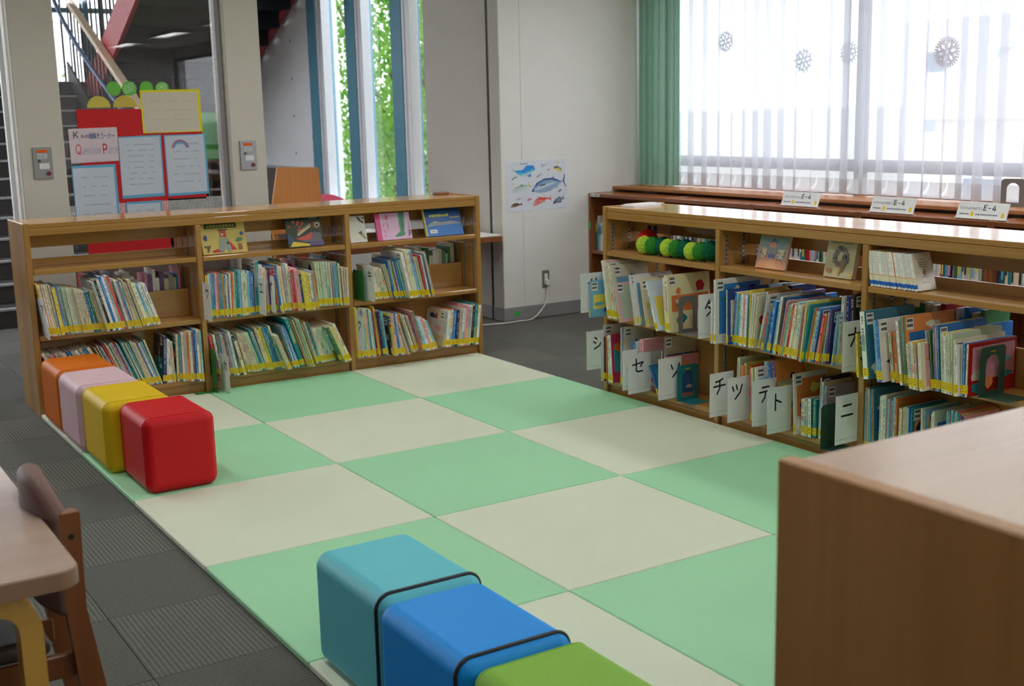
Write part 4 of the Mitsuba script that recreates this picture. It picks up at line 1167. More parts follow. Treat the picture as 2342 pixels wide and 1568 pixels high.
# ------------------------------------------------------------------ books
PAL = {'W': (230, 230, 224), 'C': (222, 213, 184), 'E': (196, 184, 158), 'Y': (226, 206, 84), 'B': (44, 116, 188), 'L': (130, 188, 214), 'T': (40, 136, 146),
       'G': (62, 122, 74), 'P': (198, 210, 184), 'R': (196, 46, 54), 'K': (224, 158, 172), 'O': (222, 130, 66), 'N': (38, 48, 100), 'D': (48, 46, 50), 'V': (112, 84, 134), 'S': (172, 174, 176)}
CNAME = dict(W='white', C='cream', E='beige', Y='yellow', B='blue', L='light blue', T='teal', G='green', P='pale green', R='red', K='pink', O='orange', N='navy', D='black', V='purple', S='grey')
INK = [(60, 60, 70), (40, 90, 150), (170, 50, 60), (50, 110, 80), (90, 70, 60), (60, 60, 70), (40, 130, 150), (200, 120, 50)]
ROWS = {
 'Lmid1':[(6,69,21,-39,276,133,52,-37,273,'YWWCCE'),(4,138,33,-32,252,180,22,-34,256,'YYBS'),(11,183,25,-34,251,258,17,-36,245,'GPPPPPPPPPP'),(4,253,37,-36,241,302,42,-42,228,'CCCC'),(3,304,32,-41,224,339,37,-42,224,'BTG'),(2,341,40,-45,225,367,49,-50,227,'EE'),(7,362,80,-63,283,471,64,-77,295,'SDWBWSR'),(7,481,61,-63,276,552,72,-69,259,'WSBCEPE'),(5,566,35,-70,257,666,31,-74,228,'ECLWW')],
 'Lbot1':[(12,168,-10,-138,242,414,-10,-128,246,'WEKEEWBEWEBC'),(14,421,-10,-118,256,556,-10,-95,257,'EETKREPPKVLTTP'),(9,560,-10,-95,256,661,-10,-82,251,'PTEECBWLC'),(1,661,-10,20,263,682,-10,17,257,'N'),(4,684,-10,14,249,735,-10,-9,241,'WWWC'),(10,743,-9,8,276,872,81,-4,292,'CTWSOCVBWL')],
 'Lmid2':[(14,916,2,5,252,1073,29,3,248,'YWLTBKKTTOBCVW'),(5,1075,31,3,246,1133,34,2,265,'OPTTL'),(6,1129,46,1,255,1205,34,2,239,'CPCLBB'),(3,1211,24,14,302,1279,34,4,256,'TWC'),(4,1282,37,4,256,1349,63,-22,278,'KNRR'),(2,1339,100,-23,286,1355,99,-21,280,'BW'),(3,1382,43,-23,269,1437,42,-13,268,'CSW'),(2,1432,53,-14,242,1471,110,-21,244,'RK'),(1,1471,110,-18,228,1484,110,-20,228,'N'),(4,1486,110,-22,228,1547,110,-20,226,'YYYC'),(2,1551,106,-22,233,1571,108,-23,228,'SO'),(6,1614,13,-21,263,1696,33,-10,260,'PPPPPP'),(4,1699,36,-12,247,1739,69,-8,260,'SLTC'),(3,1749,61,-10,229,1775,84,3,221,'CCP')],
 'Lbot2':[(2,976,-8,-49,250,1004,2,-27,230,'RW'),(6,1005,4,-24,253,1085,55,-46,254,'BLCVSW'),(2,1091,49,-39,244,1126,64,-52,185,'NC'),(5,1152,3,-53,238,1219,21,-73,245,'CCECP'),(3,1226,14,-77,247,1268,12,-74,242,'PTS'),(7,1266,22,-68,251,1368,31,-79,257,'CYYTBTC'),(1,1366,78,-86,217,1391,110,-70,209,'E'),(5,1411,66,-69,260,1459,55,-85,251,'BWBWB'),(1,1462,58,-95,292,1489,66,-92,286,'T'),(4,1498,49,-95,287,1530,110,-88,298,'OPPP'),(4,1571,20,-85,258,1603,20,-67,248,'SCTT'),(6,1604,22,-55,210,1717,9,-71,214,'CCPPPP'),(1,1706,52,-77,218,1727,94,-93,215,'G'),(3,1728,95,-93,215,1780,73,-101,243,'CYW')],
 'Lmid3':[(2,1991,-6,-36,205,2048,-10,-46,193,'CC'),(2,2044,6,-49,195,2085,-3,-48,193,'CC'),(2,2095,-10,-51,195,2103,13,-43,231,'PC'),(7,2101,22,-45,235,2161,52,-49,241,'BLYVPBT'),(2,2167,46,-50,240,2193,45,-56,238,'LT'),(4,2181,91,-61,299,2263,84,-63,290,'WCPL'),(4,2267,87,-56,256,2311,110,-50,267,'CERW'),(1,2326,104,-56,268,2342,106,-57,267,'S')],
 'Lbot3':[(10,1826,31,-12,310,1951,61,-25,305,'YCSVLYKTPL'),(3,1971,30,-30,296,2008,36,-30,300,'RYO'),(3,1993,71,-29,284,2032,55,-32,278,'NTL'),(1,2046,42,-30,238,2049,110,-16,263,'D'),(6,2051,110,-14,263,2131,110,-50,255,'KCBSWO'),(2,2190,61,-78,249,2213,80,-76,249,'PW'),(2,2224,64,-67,237,2264,47,-62,222,'CV'),(1,2254,89,-72,271,2268,100,-74,271,'G'),(5,2269,101,-72,226,2373,73,-73,189,'LWKCL'),(12,2413,55,26,221,2644,110,31,260,'SWCBNEWKSDTW')],
 'Rmid1':[(1,42,133,9,211,45,126,9,210,'K'),(5,118,58,-55,308,200,48,-44,278,'WPPCC'),(1,276,104,-44,207,282,96,-44,207,'W'),(2,223,-10,-45,243,264,2,-55,240,'VB'),(2,396,101,-53,259,401,67,-41,239,'WW'),(1,402,66,-39,214,409,57,-34,221,'B'),(2,473,91,-48,245,484,50,-77,255,'CC'),(1,592,109,-83,237,606,106,-88,237,'W'),(2,622,73,-26,273,674,89,-19,283,'WC')],
 'Rbot1':[(1,-17,33,5,311,-4,29,5,312,'W'),(3,22,47,1,249,64,19,-2,241,'WNO'),(2,88,37,-2,244,129,35,-24,276,'CW'),(2,184,26,0,317,205,24,11,314,'PB'),(3,297,30,0,257,391,30,0,274,'BSK'),(2,531,48,-83,148,542,45,-72,154,'BB'),(1,443,30,0,245,462,30,0,248,'W'),(1,497,30,0,302,517,30,0,305,'D'),(1,561,30,0,212,578,30,0,216,'K')],
 'Rmid2':[(1,1007,128,0,206,1011,109,0,204,'W'),(1,1022,110,-9,319,1034,109,3,318,'W'),(1,1075,86,-9,265,1083,76,1,253,'P'),(7,1079,54,18,242,1176,46,9,245,'BLTLWKW'),(4,1191,54,6,280,1221,45,32,239,'YWCC'),(3,1200,16,50,259,1238,25,67,275,'BWW'),(1,1306,88,39,189,1315,77,36,189,'R'),(1,1331,83,44,244,1353,56,38,246,'B'),(3,1366,65,42,272,1398,65,42,259,'LWD'),(2,1422,87,48,249,1438,79,50,241,'KO'),(6,1433,72,52,237,1531,77,30,256,'CRCECP'),(3,1565,109,32,263,1586,82,51,235,'PTT'),(2,1577,70,51,235,1618,67,41,242,'PB'),(1,1629,77,42,223,1647,67,37,224,'R'),(4,1649,65,35,236,1679,39,22,244,'GBVN'),(2,1701,59,28,235,1716,28,15,232,'LB'),(3,1713,21,13,297,1773,-8,-4,305,'SND')],
 'Rbot2':[(1,1067,14,10,283,1087,10,14,286,'P'),(2,1089,7,15,266,1124,-10,0,264,'OP'),(2,1191,30,-15,267,1220,35,-10,277,'RP'),(1,1264,74,-10,282,1272,64,-8,286,'W'),(1,1267,-10,-35,295,1288,-10,-37,298,'L'),(2,1290,-10,-37,295,1341,-10,-35,297,'BV'),(1,1473,38,-12,273,1479,30,-16,272,'W'),(3,1496,8,-1,167,1557,8,-5,175,'WPW'),(1,1558,7,-3,172,1578,-10,-1,170,'T'),(2,1580,-10,6,275,1600,-9,12,270,'SW'),(2,1601,-10,11,247,1628,-10,0,241,'BS')],
 'Rbot3':[(1,1771,-10,-11,274,1783,-10,-5,274,'T'),(3,1785,-10,-5,274,1816,-10,-5,277,'SSP'),(4,1818,-10,-5,277,1865,-10,-13,277,'CTLB'),(2,1865,-10,-13,278,1877,-10,-9,274,'OY'),(1,1878,-10,-9,274,1905,-10,-21,277,'T'),(3,1951,30,0,269,1986,30,0,273,'PWW'),(3,1997,30,0,272,2035,30,0,276,'LSL'),(1,2037,30,0,276,2049,30,0,278,'O'),(5,2056,30,0,233,2101,30,0,251,'PCPPC'),(2,2104,30,0,248,2119,30,0,245,'BT'),(2,2167,30,0,254,2181,30,0,254,'PS'),(2,2210,30,0,254,2232,30,0,255,'WW'),(6,2284,30,0,271,2343,30,0,271,'LTLTLT'),(2,2344,30,0,271,2366,30,0,276,'VN')],
 'Rmid3':[(1,1935,150,-17,178,1945,144,-15,182,'Y'),(1,1972,150,-35,274,1998,148,-30,281,'W'),(2,2040,150,-32,242,2068,150,-31,252,'LB'),(2,2082,111,-32,199,2115,114,-23,202,'PO'),(1,2139,129,-35,255,2151,125,-37,256,'W'),(2,2159,127,-39,266,2167,117,-28,268,'TG'),(4,2197,150,-24,183,2244,150,-24,184,'PSCE'),(1,2251,150,-20,180,2266,150,-20,185,'W'),(2,2271,116,-49,236,2279,106,-23,236,'SG'),(3,2280,104,-20,258,2309,100,-24,258,'VSB'),(6,2315,103,-19,229,2372,114,-14,236,'PPWPPP'),(2,2382,124,-12,233,2398,113,-13,180,'CW'),(3,2396,106,-7,201,2427,96,-1,205,'SBC')],
 'Rtop3':[(14,1853,-10,-23,146,2094,-10,-42,147,'WWWWWWWWWWWWWW')],
 'Rtop4':[(2,2502,-10,36,144,2574,-10,26,147,'KG')],
}
ROWINFO = {
    'Lmid1': (.44, 'middle shelf, left bay of back bookcase'), 'Lbot1': (.10, 'bottom shelf, left bay of back bookcase'),
    'Lmid2': (.44, 'middle shelf, centre bay of back bookcase'), 'Lbot2': (.10, 'bottom shelf, centre bay of back bookcase'),
    'Lmid3': (.44, 'middle shelf, right bay of back bookcase'), 'Lbot3': (.10, 'bottom shelf, right bay of back bookcase'),
    'Rmid1': (.445, 'middle shelf, first bay of right bookcase'), 'Rbot1': (.085, 'bottom shelf, first bay of right bookcase'),
    'Rmid2': (.445, 'middle shelf, second bay of right bookcase'), 'Rbot2': (.085, 'bottom shelf, second bay of right bookcase'),
    'Rmid3': (.445, 'middle shelf, third bay of right bookcase'), 'Rbot3': (.085, 'bottom shelf, third bay of right bookcase'),
    'Rtop3': (.797, 'top shelf, third bay of right bookcase'), 'Rtop4': (.797, 'top shelf, fourth bay of right bookcase'),
}


def nth(i):
    return f"{i}{'th' if 10 <= i % 100 <= 20 else {1: 'st', 2: 'nd', 3: 'rd'}.get(i % 10, 'th')}"


def jit(c, r, a=10):
    d = r.uniform(-a, a)
    return tuple(np.clip([x + d + r.uniform(-4, 4) for x in c], 0, 255))


def near_white(ch):
    return ch in 'WCEPS'


def make_book(t, d, h, ch, r, series=None, cover=None, art=True):
    """Local frame: x thickness, y into the shelf (spine at y = 0), z up."""
    col = jit(PAL[ch], r)
    g = G()
    bt = min(.0020, t * .22)
    cov = cover or (col if r.random() < .55 else jit(PAL[r.choice('WCKLPYEO')], r, 20))
    g.box(0, bt, .0012, d, 0, h, cov)
    g.box(t - bt, t, .0012, d, 0, h, cov)
    # rounded spine from three strips
    k = min(.0022, t * .2)
    g.box(k * .5, t - k * .5, -k * .5, .0012, .0005, h - .0005, col)
    ys = -k * .5 - .00015
    # spine print: band blocks, then the title running down
    if series is None:
        q = r.random()
        if q < .4:
            z0 = h * r.uniform(.3, .75)
            z1 = min(h * .96, z0 + h * r.uniform(.08, .3))
            g.quad((k, ys, z0), (t - k, ys, z0), (t - k, ys, z1), (k, ys, z1), tuple(.5 * np.asarray(col) + .5 * np.asarray(PAL[r.choice('LBTKYOPCGWR')])))
        if q > .7:
            z1 = h * r.uniform(.3, .5)
            g.quad((k, ys, .045), (t - k, ys, .045), (t - k, ys, z1), (k, ys, z1), tuple(.5 * np.asarray(col) + .5 * np.asarray(PAL[r.choice('LTKYPCEWB')])))
    dark = near_white(ch) or ch in 'YKLO'
    ink = r.choice(INK) if dark else r.choice([(236, 236, 230), (240, 220, 130), (230, 230, 230)])
    z = h * (.93 if series is None else .95)
    hz = min(t * .62, .011)
    ink = tuple(.42 * np.asarray(col) + .58 * np.asarray(ink)) if series is None else (206, 204, 190)
    zb = h * r.uniform(.30, .55)
    ys2 = ys - .00015
    while z > zb:
        if r.random() < .8:
            w0, w1 = t * r.uniform(.28, .38), t * r.uniform(.62, .72)
            g.quad((w0, ys2, z - hz * .8), (w1, ys2, z - hz * .8), (w1, ys2, z), (w0, ys2, z), ink)
        z -= hz * (1.08 if r.random() < .88 else 2.2)
    if art:
        # cover print on the board that faces the reader, and the barcode sticker
        for x, sgn in ((t + .0002, 1), (-.0002, -1)):
            def Q(y0, y1, z0, z1, c, e=0.0):
                xx = x + sgn * e
                p = [(xx, y0, z0), (xx, y1, z0), (xx, y1, z1), (xx, y0, z1)]
                g.quad(*(p if sgn > 0 else p[::-1]), c)
            Q(d * .08, d * .96, h * r.uniform(.05, .4), h * r.uniform(.5, .97), jit(PAL[r.choice('WCLKPYTBOE')], r, 20))
            for i in range(5):
                y0, z0 = d * r.uniform(.08, .7), h * r.uniform(.08, .8)
                s = blot(y0 + d * .1, z0 + h * .05, d * r.uniform(.05, .16), h * r.uniform(.03, .12), r.random())
                o, u = (x + sgn * .0002 * (1 + i * .3), 0, 0), (0, 1, 0)
                g.flat(s, o, u if sgn > 0 else (0, 1, 0), (0, 0, 1), jit(PAL[r.choice('WBTGROKYNLDC')], r, 20))
            if r.random() < .5:
                Q(.010, .052, h - .055, h - .008, (228, 228, 226), .0006)
                for j in range(2):
                    Q(.014, .047, h - .024 - j * .020, h - .013 - j * .020, (96, 96, 96), .0008)
    pg = G().box(bt + .0001, t - bt - .0001, .0022, d - .003, .0025, h - .0025, (232, 226, 210))
    cv = g
    if True:
        z0, z1, lc = (.012, .046, (226, 200, 30)) if series is None else (.010, .026, (30, 100, 190))
        g = G().box(-.0004, t + .0004, -k * .5 - .0006, .004, z0, z1, lc)
        yy = -k * .5 - .0007
        if series is None:
            for zz in (z0 + .008, z0 + .017, z0 + .026):
                g.quad((t * .22, yy, zz), (t * .78, yy, zz), (t * .78, yy, zz + .0035), (t * .22, yy, zz + .0035), (150, 120, 30))
        else:
            g.box(-.0003, t + .0003, -k * .5 - .0005, .002, .030, .054, (232, 222, 190))
            g.box(-.0003, t + .0003, -k * .5 - .0006, .002, .050, .053, (222, 150, 96))
    return cv, pg, g


def slot(side, s, pr, z):
    if side == 'L':
        return axes((s, -pr, z), (1, 0, 0), (0, 1, 0), (0, 0, 1))
    return axes((RX - pr, RY - s, z), (0, -1, 0), (1, 0, 0), (0, 0, 1))


COVERS = {('Rmid1', 0): (120, 180, 214), ('Rmid1', 6): (232, 178, 184), ('Rmid1', 9): (226, 226, 230), ('Rmid1', 14): (206, 218, 230), ('Rmid1', 15): (70, 160, 120), ('Rmid1', 16): (232, 226, 180),
          ('Rbot1', 5): (186, 50, 90), ('Rbot1', 0): (214, 214, 210), ('Rbot1', 13): (52, 40, 24), ('Rbot1', 15): (222, 150, 150), ('Rbot1', 12): (40, 96, 150), ('Rmid2', 1): (228, 228, 224), ('Rmid2', 2): (50, 70, 140),
          ('Rmid2', 21): (30, 110, 180), ('Rbot2', 8): (226, 150, 80), ('Rbot2', 12): (60, 120, 110), ('Rbot2', 14): (40, 46, 70), ('Rbot3', 10): (70, 130, 160), ('Rbot3', 17): (186, 120, 60),
          ('Rmid3', 0): (200, 180, 70), ('Rmid3', 1): (60, 120, 140), ('Rmid3', 3): (222, 218, 214), ('Rmid3', 13): (228, 214, 180), ('Rmid3', 29): (160, 26, 30), ('Rtop3', 13): (232, 226, 206),
          ('Lbot1', 35): (26, 26, 50), ('Lbot3', 33): (206, 196, 166), ('Lbot3', 16): (60, 60, 64), ('Lbot2', 24): (120, 130, 110), ('Lbot2', 46): (50, 70, 50)}
BOOKS = []
for rname, groups in ROWS.items():
    side = rname[0]
    z0, place = ROWINFO[rname]
    bayi = int(rname[-1]) - 1
    lo = bayi * .907 + (.033 if bayi == 0 else .028)
    hi = (bayi + 1) * .907 - .009
    cur, cnt = lo, 0
    order = list(groups)
    for gi, (n, s0, p0, t0, h0, s1, p1, t1, h1, cols) in enumerate(order):
        a = max(s0 / 1000, cur)
        nxt = order[gi + 1][1] / 1000 if gi + 1 < len(order) else hi
        b = max(s1 / 1000, a + n * .0055)
        if b > nxt and nxt > a + n * .0055:
            b = nxt
        b = min(b, hi)
        if b - a < n * .0035:
            a = b - n * .0035
        for i in range(n):
            u = (i + .5) / n
            f0, f1 = a + (b - a) * i / n, a + (b - a) * (i + 1) / n
            rr = random.Random(sum(map(ord, rname)) * 131 + cnt * 17)
            lean, hz = (t0 + (t1 - t0) * u) / 1000, (h0 + (h1 - h0) * u) / 1000
            pr = (p0 + (p1 - p0) * u) / 1000 + rr.uniform(-.004, .004)
            same = cols[i] in 'PC' and cols.count(cols[i]) > 3
            if not same and rname != 'Rtop3':
                hz *= rr.uniform(.95, 1.03)
            ang = math.atan2(lean, hz)
            hb = min(math.hypot(lean, hz), (.335 if 'top' not in rname else .2) / max(.6, math.cos(ang)))
            t = max(.0028, (f1 - f0) * math.cos(ang) * .95)
            hb = min(hb, (.325 if 'top' not in rname else .17) - t * abs(math.sin(ang)))
            c, s = math.cos(ang), math.sin(ang)
            B = np.eye(4)
            B[0, 0], B[0, 2], B[2, 0], B[2, 2] = c, s, -s, c
            B[2, 3] = t * s if s > 0 else 0.0
            B[2, 3] += .0006
            Mx = slot(side, f0, pr, z0) @ B
            ch = cols[i % len(cols)]
            d = .186 + pr if rname != 'Rtop3' else .112
            d = min(d, .30)
            cnt += 1
            ser = 1 if rname == 'Rtop3' else None
            if rname == 'Rtop3':
                nm = f"small white blue-footed book, {nth(cnt)} from left, {place}"
            else:
                nm = f"{CNAME[ch]} picture book, {nth(cnt)} from left, {place}"
            parts = make_book(t, d, hb, ch, rr, ser, COVERS.get((rname, cnt - 1)), art=(side == 'R' or pr > .05 or lean > 0 or i == 0) and ser is None)
            ctr = (Mx @ np.array([t / 2, 0, hb / 2, 1]))[:3]
            area = t * hb * (.8 if side == 'L' else .9) + (.35 * d * hb if (rname, cnt - 1) in COVERS else 0)
            if rname in ('Lbot1',) and cnt < 14:
                area *= .2
            if rname == 'Rbot3' and cnt > 20:
                area *= .5
            BOOKS.append([area / np.sum((ctr - EYE) ** 2), nm, place, parts, Mx, 'yellow' if ser is None else 'blue', ser])
            if rname == 'Rtop3' and i == n - 1:
                g = G()
                x = t + .0005
                for zz, w in ((.125, .03), (.112, .06), (.103, .05), (.094, .055), (.052, .03), (.030, .045)):
                    y0 = .056 - w / 2
                    g.quad((x, y0, zz), (x, y0 + w, zz), (x, y0 + w, zz + .003), (x, y0, zz + .003), (150, 146, 136))
                g.flat(blot(.056, .072, .010, .014, 3), (x, 0, 0), (0, 1, 0), (0, 0, 1), (168, 132, 84))
                parts[0].v += [v for v in g.v]
                parts[0].f += [f + parts[0].n for f in g.f]
                parts[0].c += g.c
                parts[0].n += g.n
        cur = b

keep = set(sorted(range(len(BOOKS)), key=lambda q: -BOOKS[q][0] - (1 if BOOKS[q][6] else 0))[:300])
REST = G()


def rest_add(g, M):
    v, f, c = g.get()
    REST.v.append(v @ M[:3, :3].T + M[:3, 3])
    REST.f.append(f + REST.n)
    REST.c.append(c)
    REST.n += len(v)


for q, (_, nm, place, (cv, pg, lbl), Mx, lcol, ser) in enumerate(BOOKS):
    if q in keep:
        key = thing('picture_book', nm, 'book', f'books on the {place}')
        put(cv, 'cover', 'print_gloss', key, M=Mx)
        put(pg, 'pages', 'paper', key, M=Mx)
        put(lbl, 'spine_label', 'print_gloss', key, M=Mx, label=lcol + ' library label')
    else:
        for g in (cv, pg, lbl):
            rest_add(g, Mx)

# ------------------------------------------------------------------ index cards with one katakana each
CARDS = [('ア', 'Lmid1', .036, .13, .44, 'white index card lettered katakana a at the left end of the back bookcase, middle shelf'),
         ('ウ', 'Lmid2', .918, .135, .44, 'white index card lettered katakana u at the left of the centre bay, middle shelf'),
         ('エ', 'Lmid2', 1.235, .132, .44, 'white index card lettered katakana e in the centre bay of the back bookcase'),
         ('オ', 'Lmid2', 1.300, .115, .446, 'white index card lettered katakana o beside the pink book in the centre bay'),
         ('キ', 'Lmid3', 1.930, .110, .446, 'white index card lettered katakana ki before a green bookend in the right bay'),
         ('ク', 'Lbot3', 1.842, .12, .155, 'white index card lettered katakana ku at the left of the bottom right bay'),
         ('ケ', 'Lbot3', 2.141, .13, .10, 'white index card lettered katakana ke among the leaning books, bottom right bay'),
         ('カ', None, .988, .155, .0258, 'white index card lettered katakana ka on a green bookend standing on the floor mat'),
         ('サ', 'Rmid1', .035, .175, .475, 'white index card lettered katakana sa at the far end of the right bookcase, middle shelf'),
         ('タ', 'Rmid2', .940, .134, .459, 'white index card lettered katakana ta at the start of the second bay, middle shelf'),
         ('ナ', 'Rmid3', 1.840, .134, .447, 'white index card lettered katakana na at the start of the third bay, middle shelf'),
         ('シ', 'Rbot1', .036, .14, .156, 'white index card lettered katakana shi at the far end of the right bookcase, bottom shelf'),
         ('ス', 'Rbot1', .346, .134, .098, 'white index card lettered katakana su mostly hidden behind the se card'),
         ('セ', 'Rbot1', .394, .134, .086, 'white index card lettered katakana se in the first bay, bottom shelf'),
         ('ソ', 'Rbot1', .641, .134, .100, 'white index card lettered katakana so beside the teal bookend, bottom shelf'),
         ('チ', 'Rbot2', 1.025, .134, .089, 'white index card lettered katakana chi at the start of the second bay, bottom shelf'),
         ('ツ', 'Rbot2', 1.150, .134, .089, 'white index card lettered katakana tsu between the chi and te cards'),
         ('テ', 'Rbot2', 1.314, .134, .105, 'white index card lettered katakana te between the tsu and to cards'),
         ('ト', 'Rbot2', 1.410, .134, .088, 'white index card lettered katakana to left of the orange picture book, bottom shelf'),
         ('ニ', 'Rbot2', 1.812, .134, .127, 'white index card lettered katakana ni beside the dark green bookend, bottom shelf')]
CW, CH = .150, .212
for ch, rname, s, pr, z, lb in CARDS:
    side = 'R' if (rname or 'L')[0] == 'R' else 'L'
    k = thing('index_card', lb, 'index card', None)
    if side == 'L':
        # face looks towards -x; reading left to right runs from the wall towards the camera
        M = axes((s, -pr + CW, z), (0, -1, 0), (0, 0, 1), (-1, 0, 0))
    else:
        M = axes((RX - pr, RY - s, z), (1, 0, 0), (0, 0, 1), (0, -1, 0))
    if ch == 'ケ':
        q = np.eye(4)
        q[:3, :3] = trimesh.transformations.rotation_matrix(-.34, [0, 1, 0])[:3, :3] if False else np.eye(3)
        sh = np.eye(4)
        sh[0, 2] = 0
        M = axes((s, -pr + CW, z), (0, -1, 0), (-.30, 0, .954), (-.954, 0, -.30))
    if ch == 'ア':
        M = axes((s + .022, -pr + CW, z - .002), (0, -1, 0), (-.09, 0, .996), (-.996, 0, -.09))
    put(G().box(0, CW, 0, CH, -.0010, 0, (226, 230, 230)), 'card', 'print_matte', k, M=M)
    g = G()
    g.quad((.0, .0195, .0003), (CW, .0195, .0003), (CW, .0205, .0003), (.0, .0205, .0003), (120, 126, 130))
    g.quad((.006, CH - .006, .0003), (CW, CH - .006, .0003), (CW, CH - .0066, .0003), (.006, CH - .0066, .0003), (170, 176, 180))
    big = .078 if side == 'R' else .062
    ox = {'セ': .026, 'ソ': .07, 'チ': .022, 'ツ': .02, 'テ': .04, 'ト': .022, 'ニ': .03, 'ナ': .03, 'タ': .035, 'シ': .04, 'ス': .03, 'サ': .05}.get(ch, .062 if side == 'L' else .03)
    g.flat(kana(ch, big, .115), (ox, CH - .028 - big, .0004), (1, 0, 0), (0, 1, 0), (34, 36, 40))
    put(g, 'lettering', 'print_matte', k, M=M, label='handwritten black katakana character')


# ------------------------------------------------------------------ bookends
def be(label, M, w, h, b, **kw):
    k = thing('bookend', label, 'bookend')
    bookend(k, M, w, h, b, **kw)
    return k


yR = lambda s: RY - s
be('grey metal bookend at the right of the books, first bay, middle shelf', axes((2.640, yR(.716), .4455), (1, 0, 0), (0, -1, 0) if False else (0, 1, 0), (0, 0, 1)), .12, .185, 'grey_metal', plate=-.10)
k = be('teal bookend with an arched hole and yellow mark, beside the so index card', axes((2.672, yR(.668), .0855), (1, 0, 0), (0, 1, 0), (0, 0, 1)), .14, .185, 'teal_metal', plate=-.10)
g = G().flat(blot(.07, .163, .018, .005, 2, rough=.1), (2.672, yR(.668) - .0020, .0855), (1, 0, 0), (0, 0, 1), (196, 160, 40))
put(g, 'mark', 'print_matte', k)
k = be('dark green bookend with an arched hole before the red book, third bay', axes((2.640, yR(2.452), .4455), (1, 0, 0), (0, 1, 0), (0, 0, 1)), .15, .19, 'darkgreen_metal', plate=-.12)
g = G().flat(blot(.075, .170, .016, .004, 2, rough=.1), (2.640, yR(2.452) - .0020, .4455), (1, 0, 0), (0, 0, 1), (150, 120, 40))
put(g, 'mark', 'print_matte', k)
be('dark green solid bookend behind the ni index card, bottom shelf', axes((2.59, yR(1.716), .0855), (1, 0, 0), (0, 1, 0), (0, 0, 1)), .15, .195, 'darkgreen_metal', plate=-.08, hole=False)
be('green bookend behind the ki index card, right bay of the back bookcase', axes((1.905, .13, .4405), (0, -1, 0), (1, 0, 0), (0, 0, 1)), .15, .185, 'green_metal', plate=.02, hole=False)
k = be('green bookend with grey edge standing on the floor mat by the centre bay', axes((.938, -.004, .0255), (0, -1, 0), (1, 0, 0), (0, 0, 1)), .08, .245, 'green_metal', plate=-.115, hole=False)
put(cbox(.936, .940, -.090, -.084, .0256, .255, .001), 'edge_strip', 'navy_metal', k)
put(cbox(.9355, .9372, -.082, -.006, .065, .071, .0004), 'rib', 'brown_x', k)


# ------------------------------------------------------------------ face-out picture books
def face_book(label, M, w, h, t, col, spine, art):
    """Local frame: x right, y up the cover, z out of the cover; leans back with the frame M."""
    k = thing('display_book', label, 'book')
    g = G().box(0, w, 0, h, -.002, 0, col).box(0, w, 0, h, -t, -t + .002, col).box(0, .003, 0, h, -t + .002, -.002, spine)
    put(g, 'cover', 'print_gloss', k, M=M)
    put(G().box(.0032, w - .003, .003, h - .003, -t + .0021, -.0021), 'pages', 'paper', k, M=M)
    a = G()
    n = [0]

    def add(shape, c):
        n[0] += 1
        a.flat(shape, (0, 0, .0003 + n[0] * .00012), (1, 0, 0), (0, 1, 0), c)
    art(add, w, h)
    put(a, 'cover_print', 'print_gloss', k, M=M)
    return k


def FL(x, y=.05, lean=.28, z=.7912):
    c, s = math.cos(lean), math.sin(lean)
    return axes((x, y, z + .003), (1, 0, 0), (0, s, c), (0, -c, s))


def FR(s_, x=2.79, lean=.26, z=.7982):
    c, s = math.cos(lean), math.sin(lean)
    return axes((x, yR(s_), z + .003), (0, -1, 0), (s, 0, c), (-c, 0, s))


def bars(add, x0, x1, y, h, c, n, seed):
    r = random.Random(seed)
    w = (x1 - x0) / n
    for i in range(n):
        add(sbox(x0 + i * w + w * .12, y, x0 + (i + .86) * w, y + h * r.uniform(.75, 1)), c)


def art_yellow(add, w, h):
    add(sbox(w * .10, h * .80, w * .82, h * .97), (40, 66, 34))
    bars(add, w * .14, w * .78, h * .83, h * .10, (150, 140, 60), 9, 1)
    add(Polygon([(w * .20, h * .1), (w * .36, h * .16), (w * .40, h * .05), (w * .24, h * .04)]), (180, 40, 40))
    add(Polygon([(w * .56, h * .50), (w * .76, h * .10), (w * .66, h * .08), (w * .54, h * .3)]), (196, 44, 40))
    add(Polygon([(w * .36, h * .12), (w * .40, h * .48), (w * .58, h * .50), (w * .64, h * .12)]), (150, 160, 140))
    add(sbox(w * .42, h * .52, w * .56, h * .72), (200, 44, 40))
    add(blot(w * .47, h * .60, w * .035, h * .05, 2), (196, 170, 150))
    add(sbox(w * .40, h * .73, w * .60, h * .765), (60, 44, 34))
    add(sbox(w * .40, h * .04, w * .47, h * .24), (130, 150, 160))
    add(sbox(w * .56, h * .05, w * .63, h * .24), (130, 150, 160))
    add(blot(w * .09, h * .52, w * .045, h * .09, 3), (40, 60, 110))
    add(blot(w * .92, h * .60, w * .04, h * .07, 4), (50, 90, 150))
    add(blot(w * .84, h * .40, w * .08, h * .06, 5), (80, 130, 90))
    add(sbox(w * .80, h * .08, w * .89, h * .28), (150, 90, 70))
    add(Polygon([(w * .04, h * .26), (w * .20, h * .27), (w * .18, h * .22), (w * .13, h * .06), (w * .10, h * .06), (w * .11, h * .21), (w * .04, h * .22)]), (96, 84, 50))
    add(sbox(w * .55, h * .28, w * .6, h * .36), (40, 80, 80))


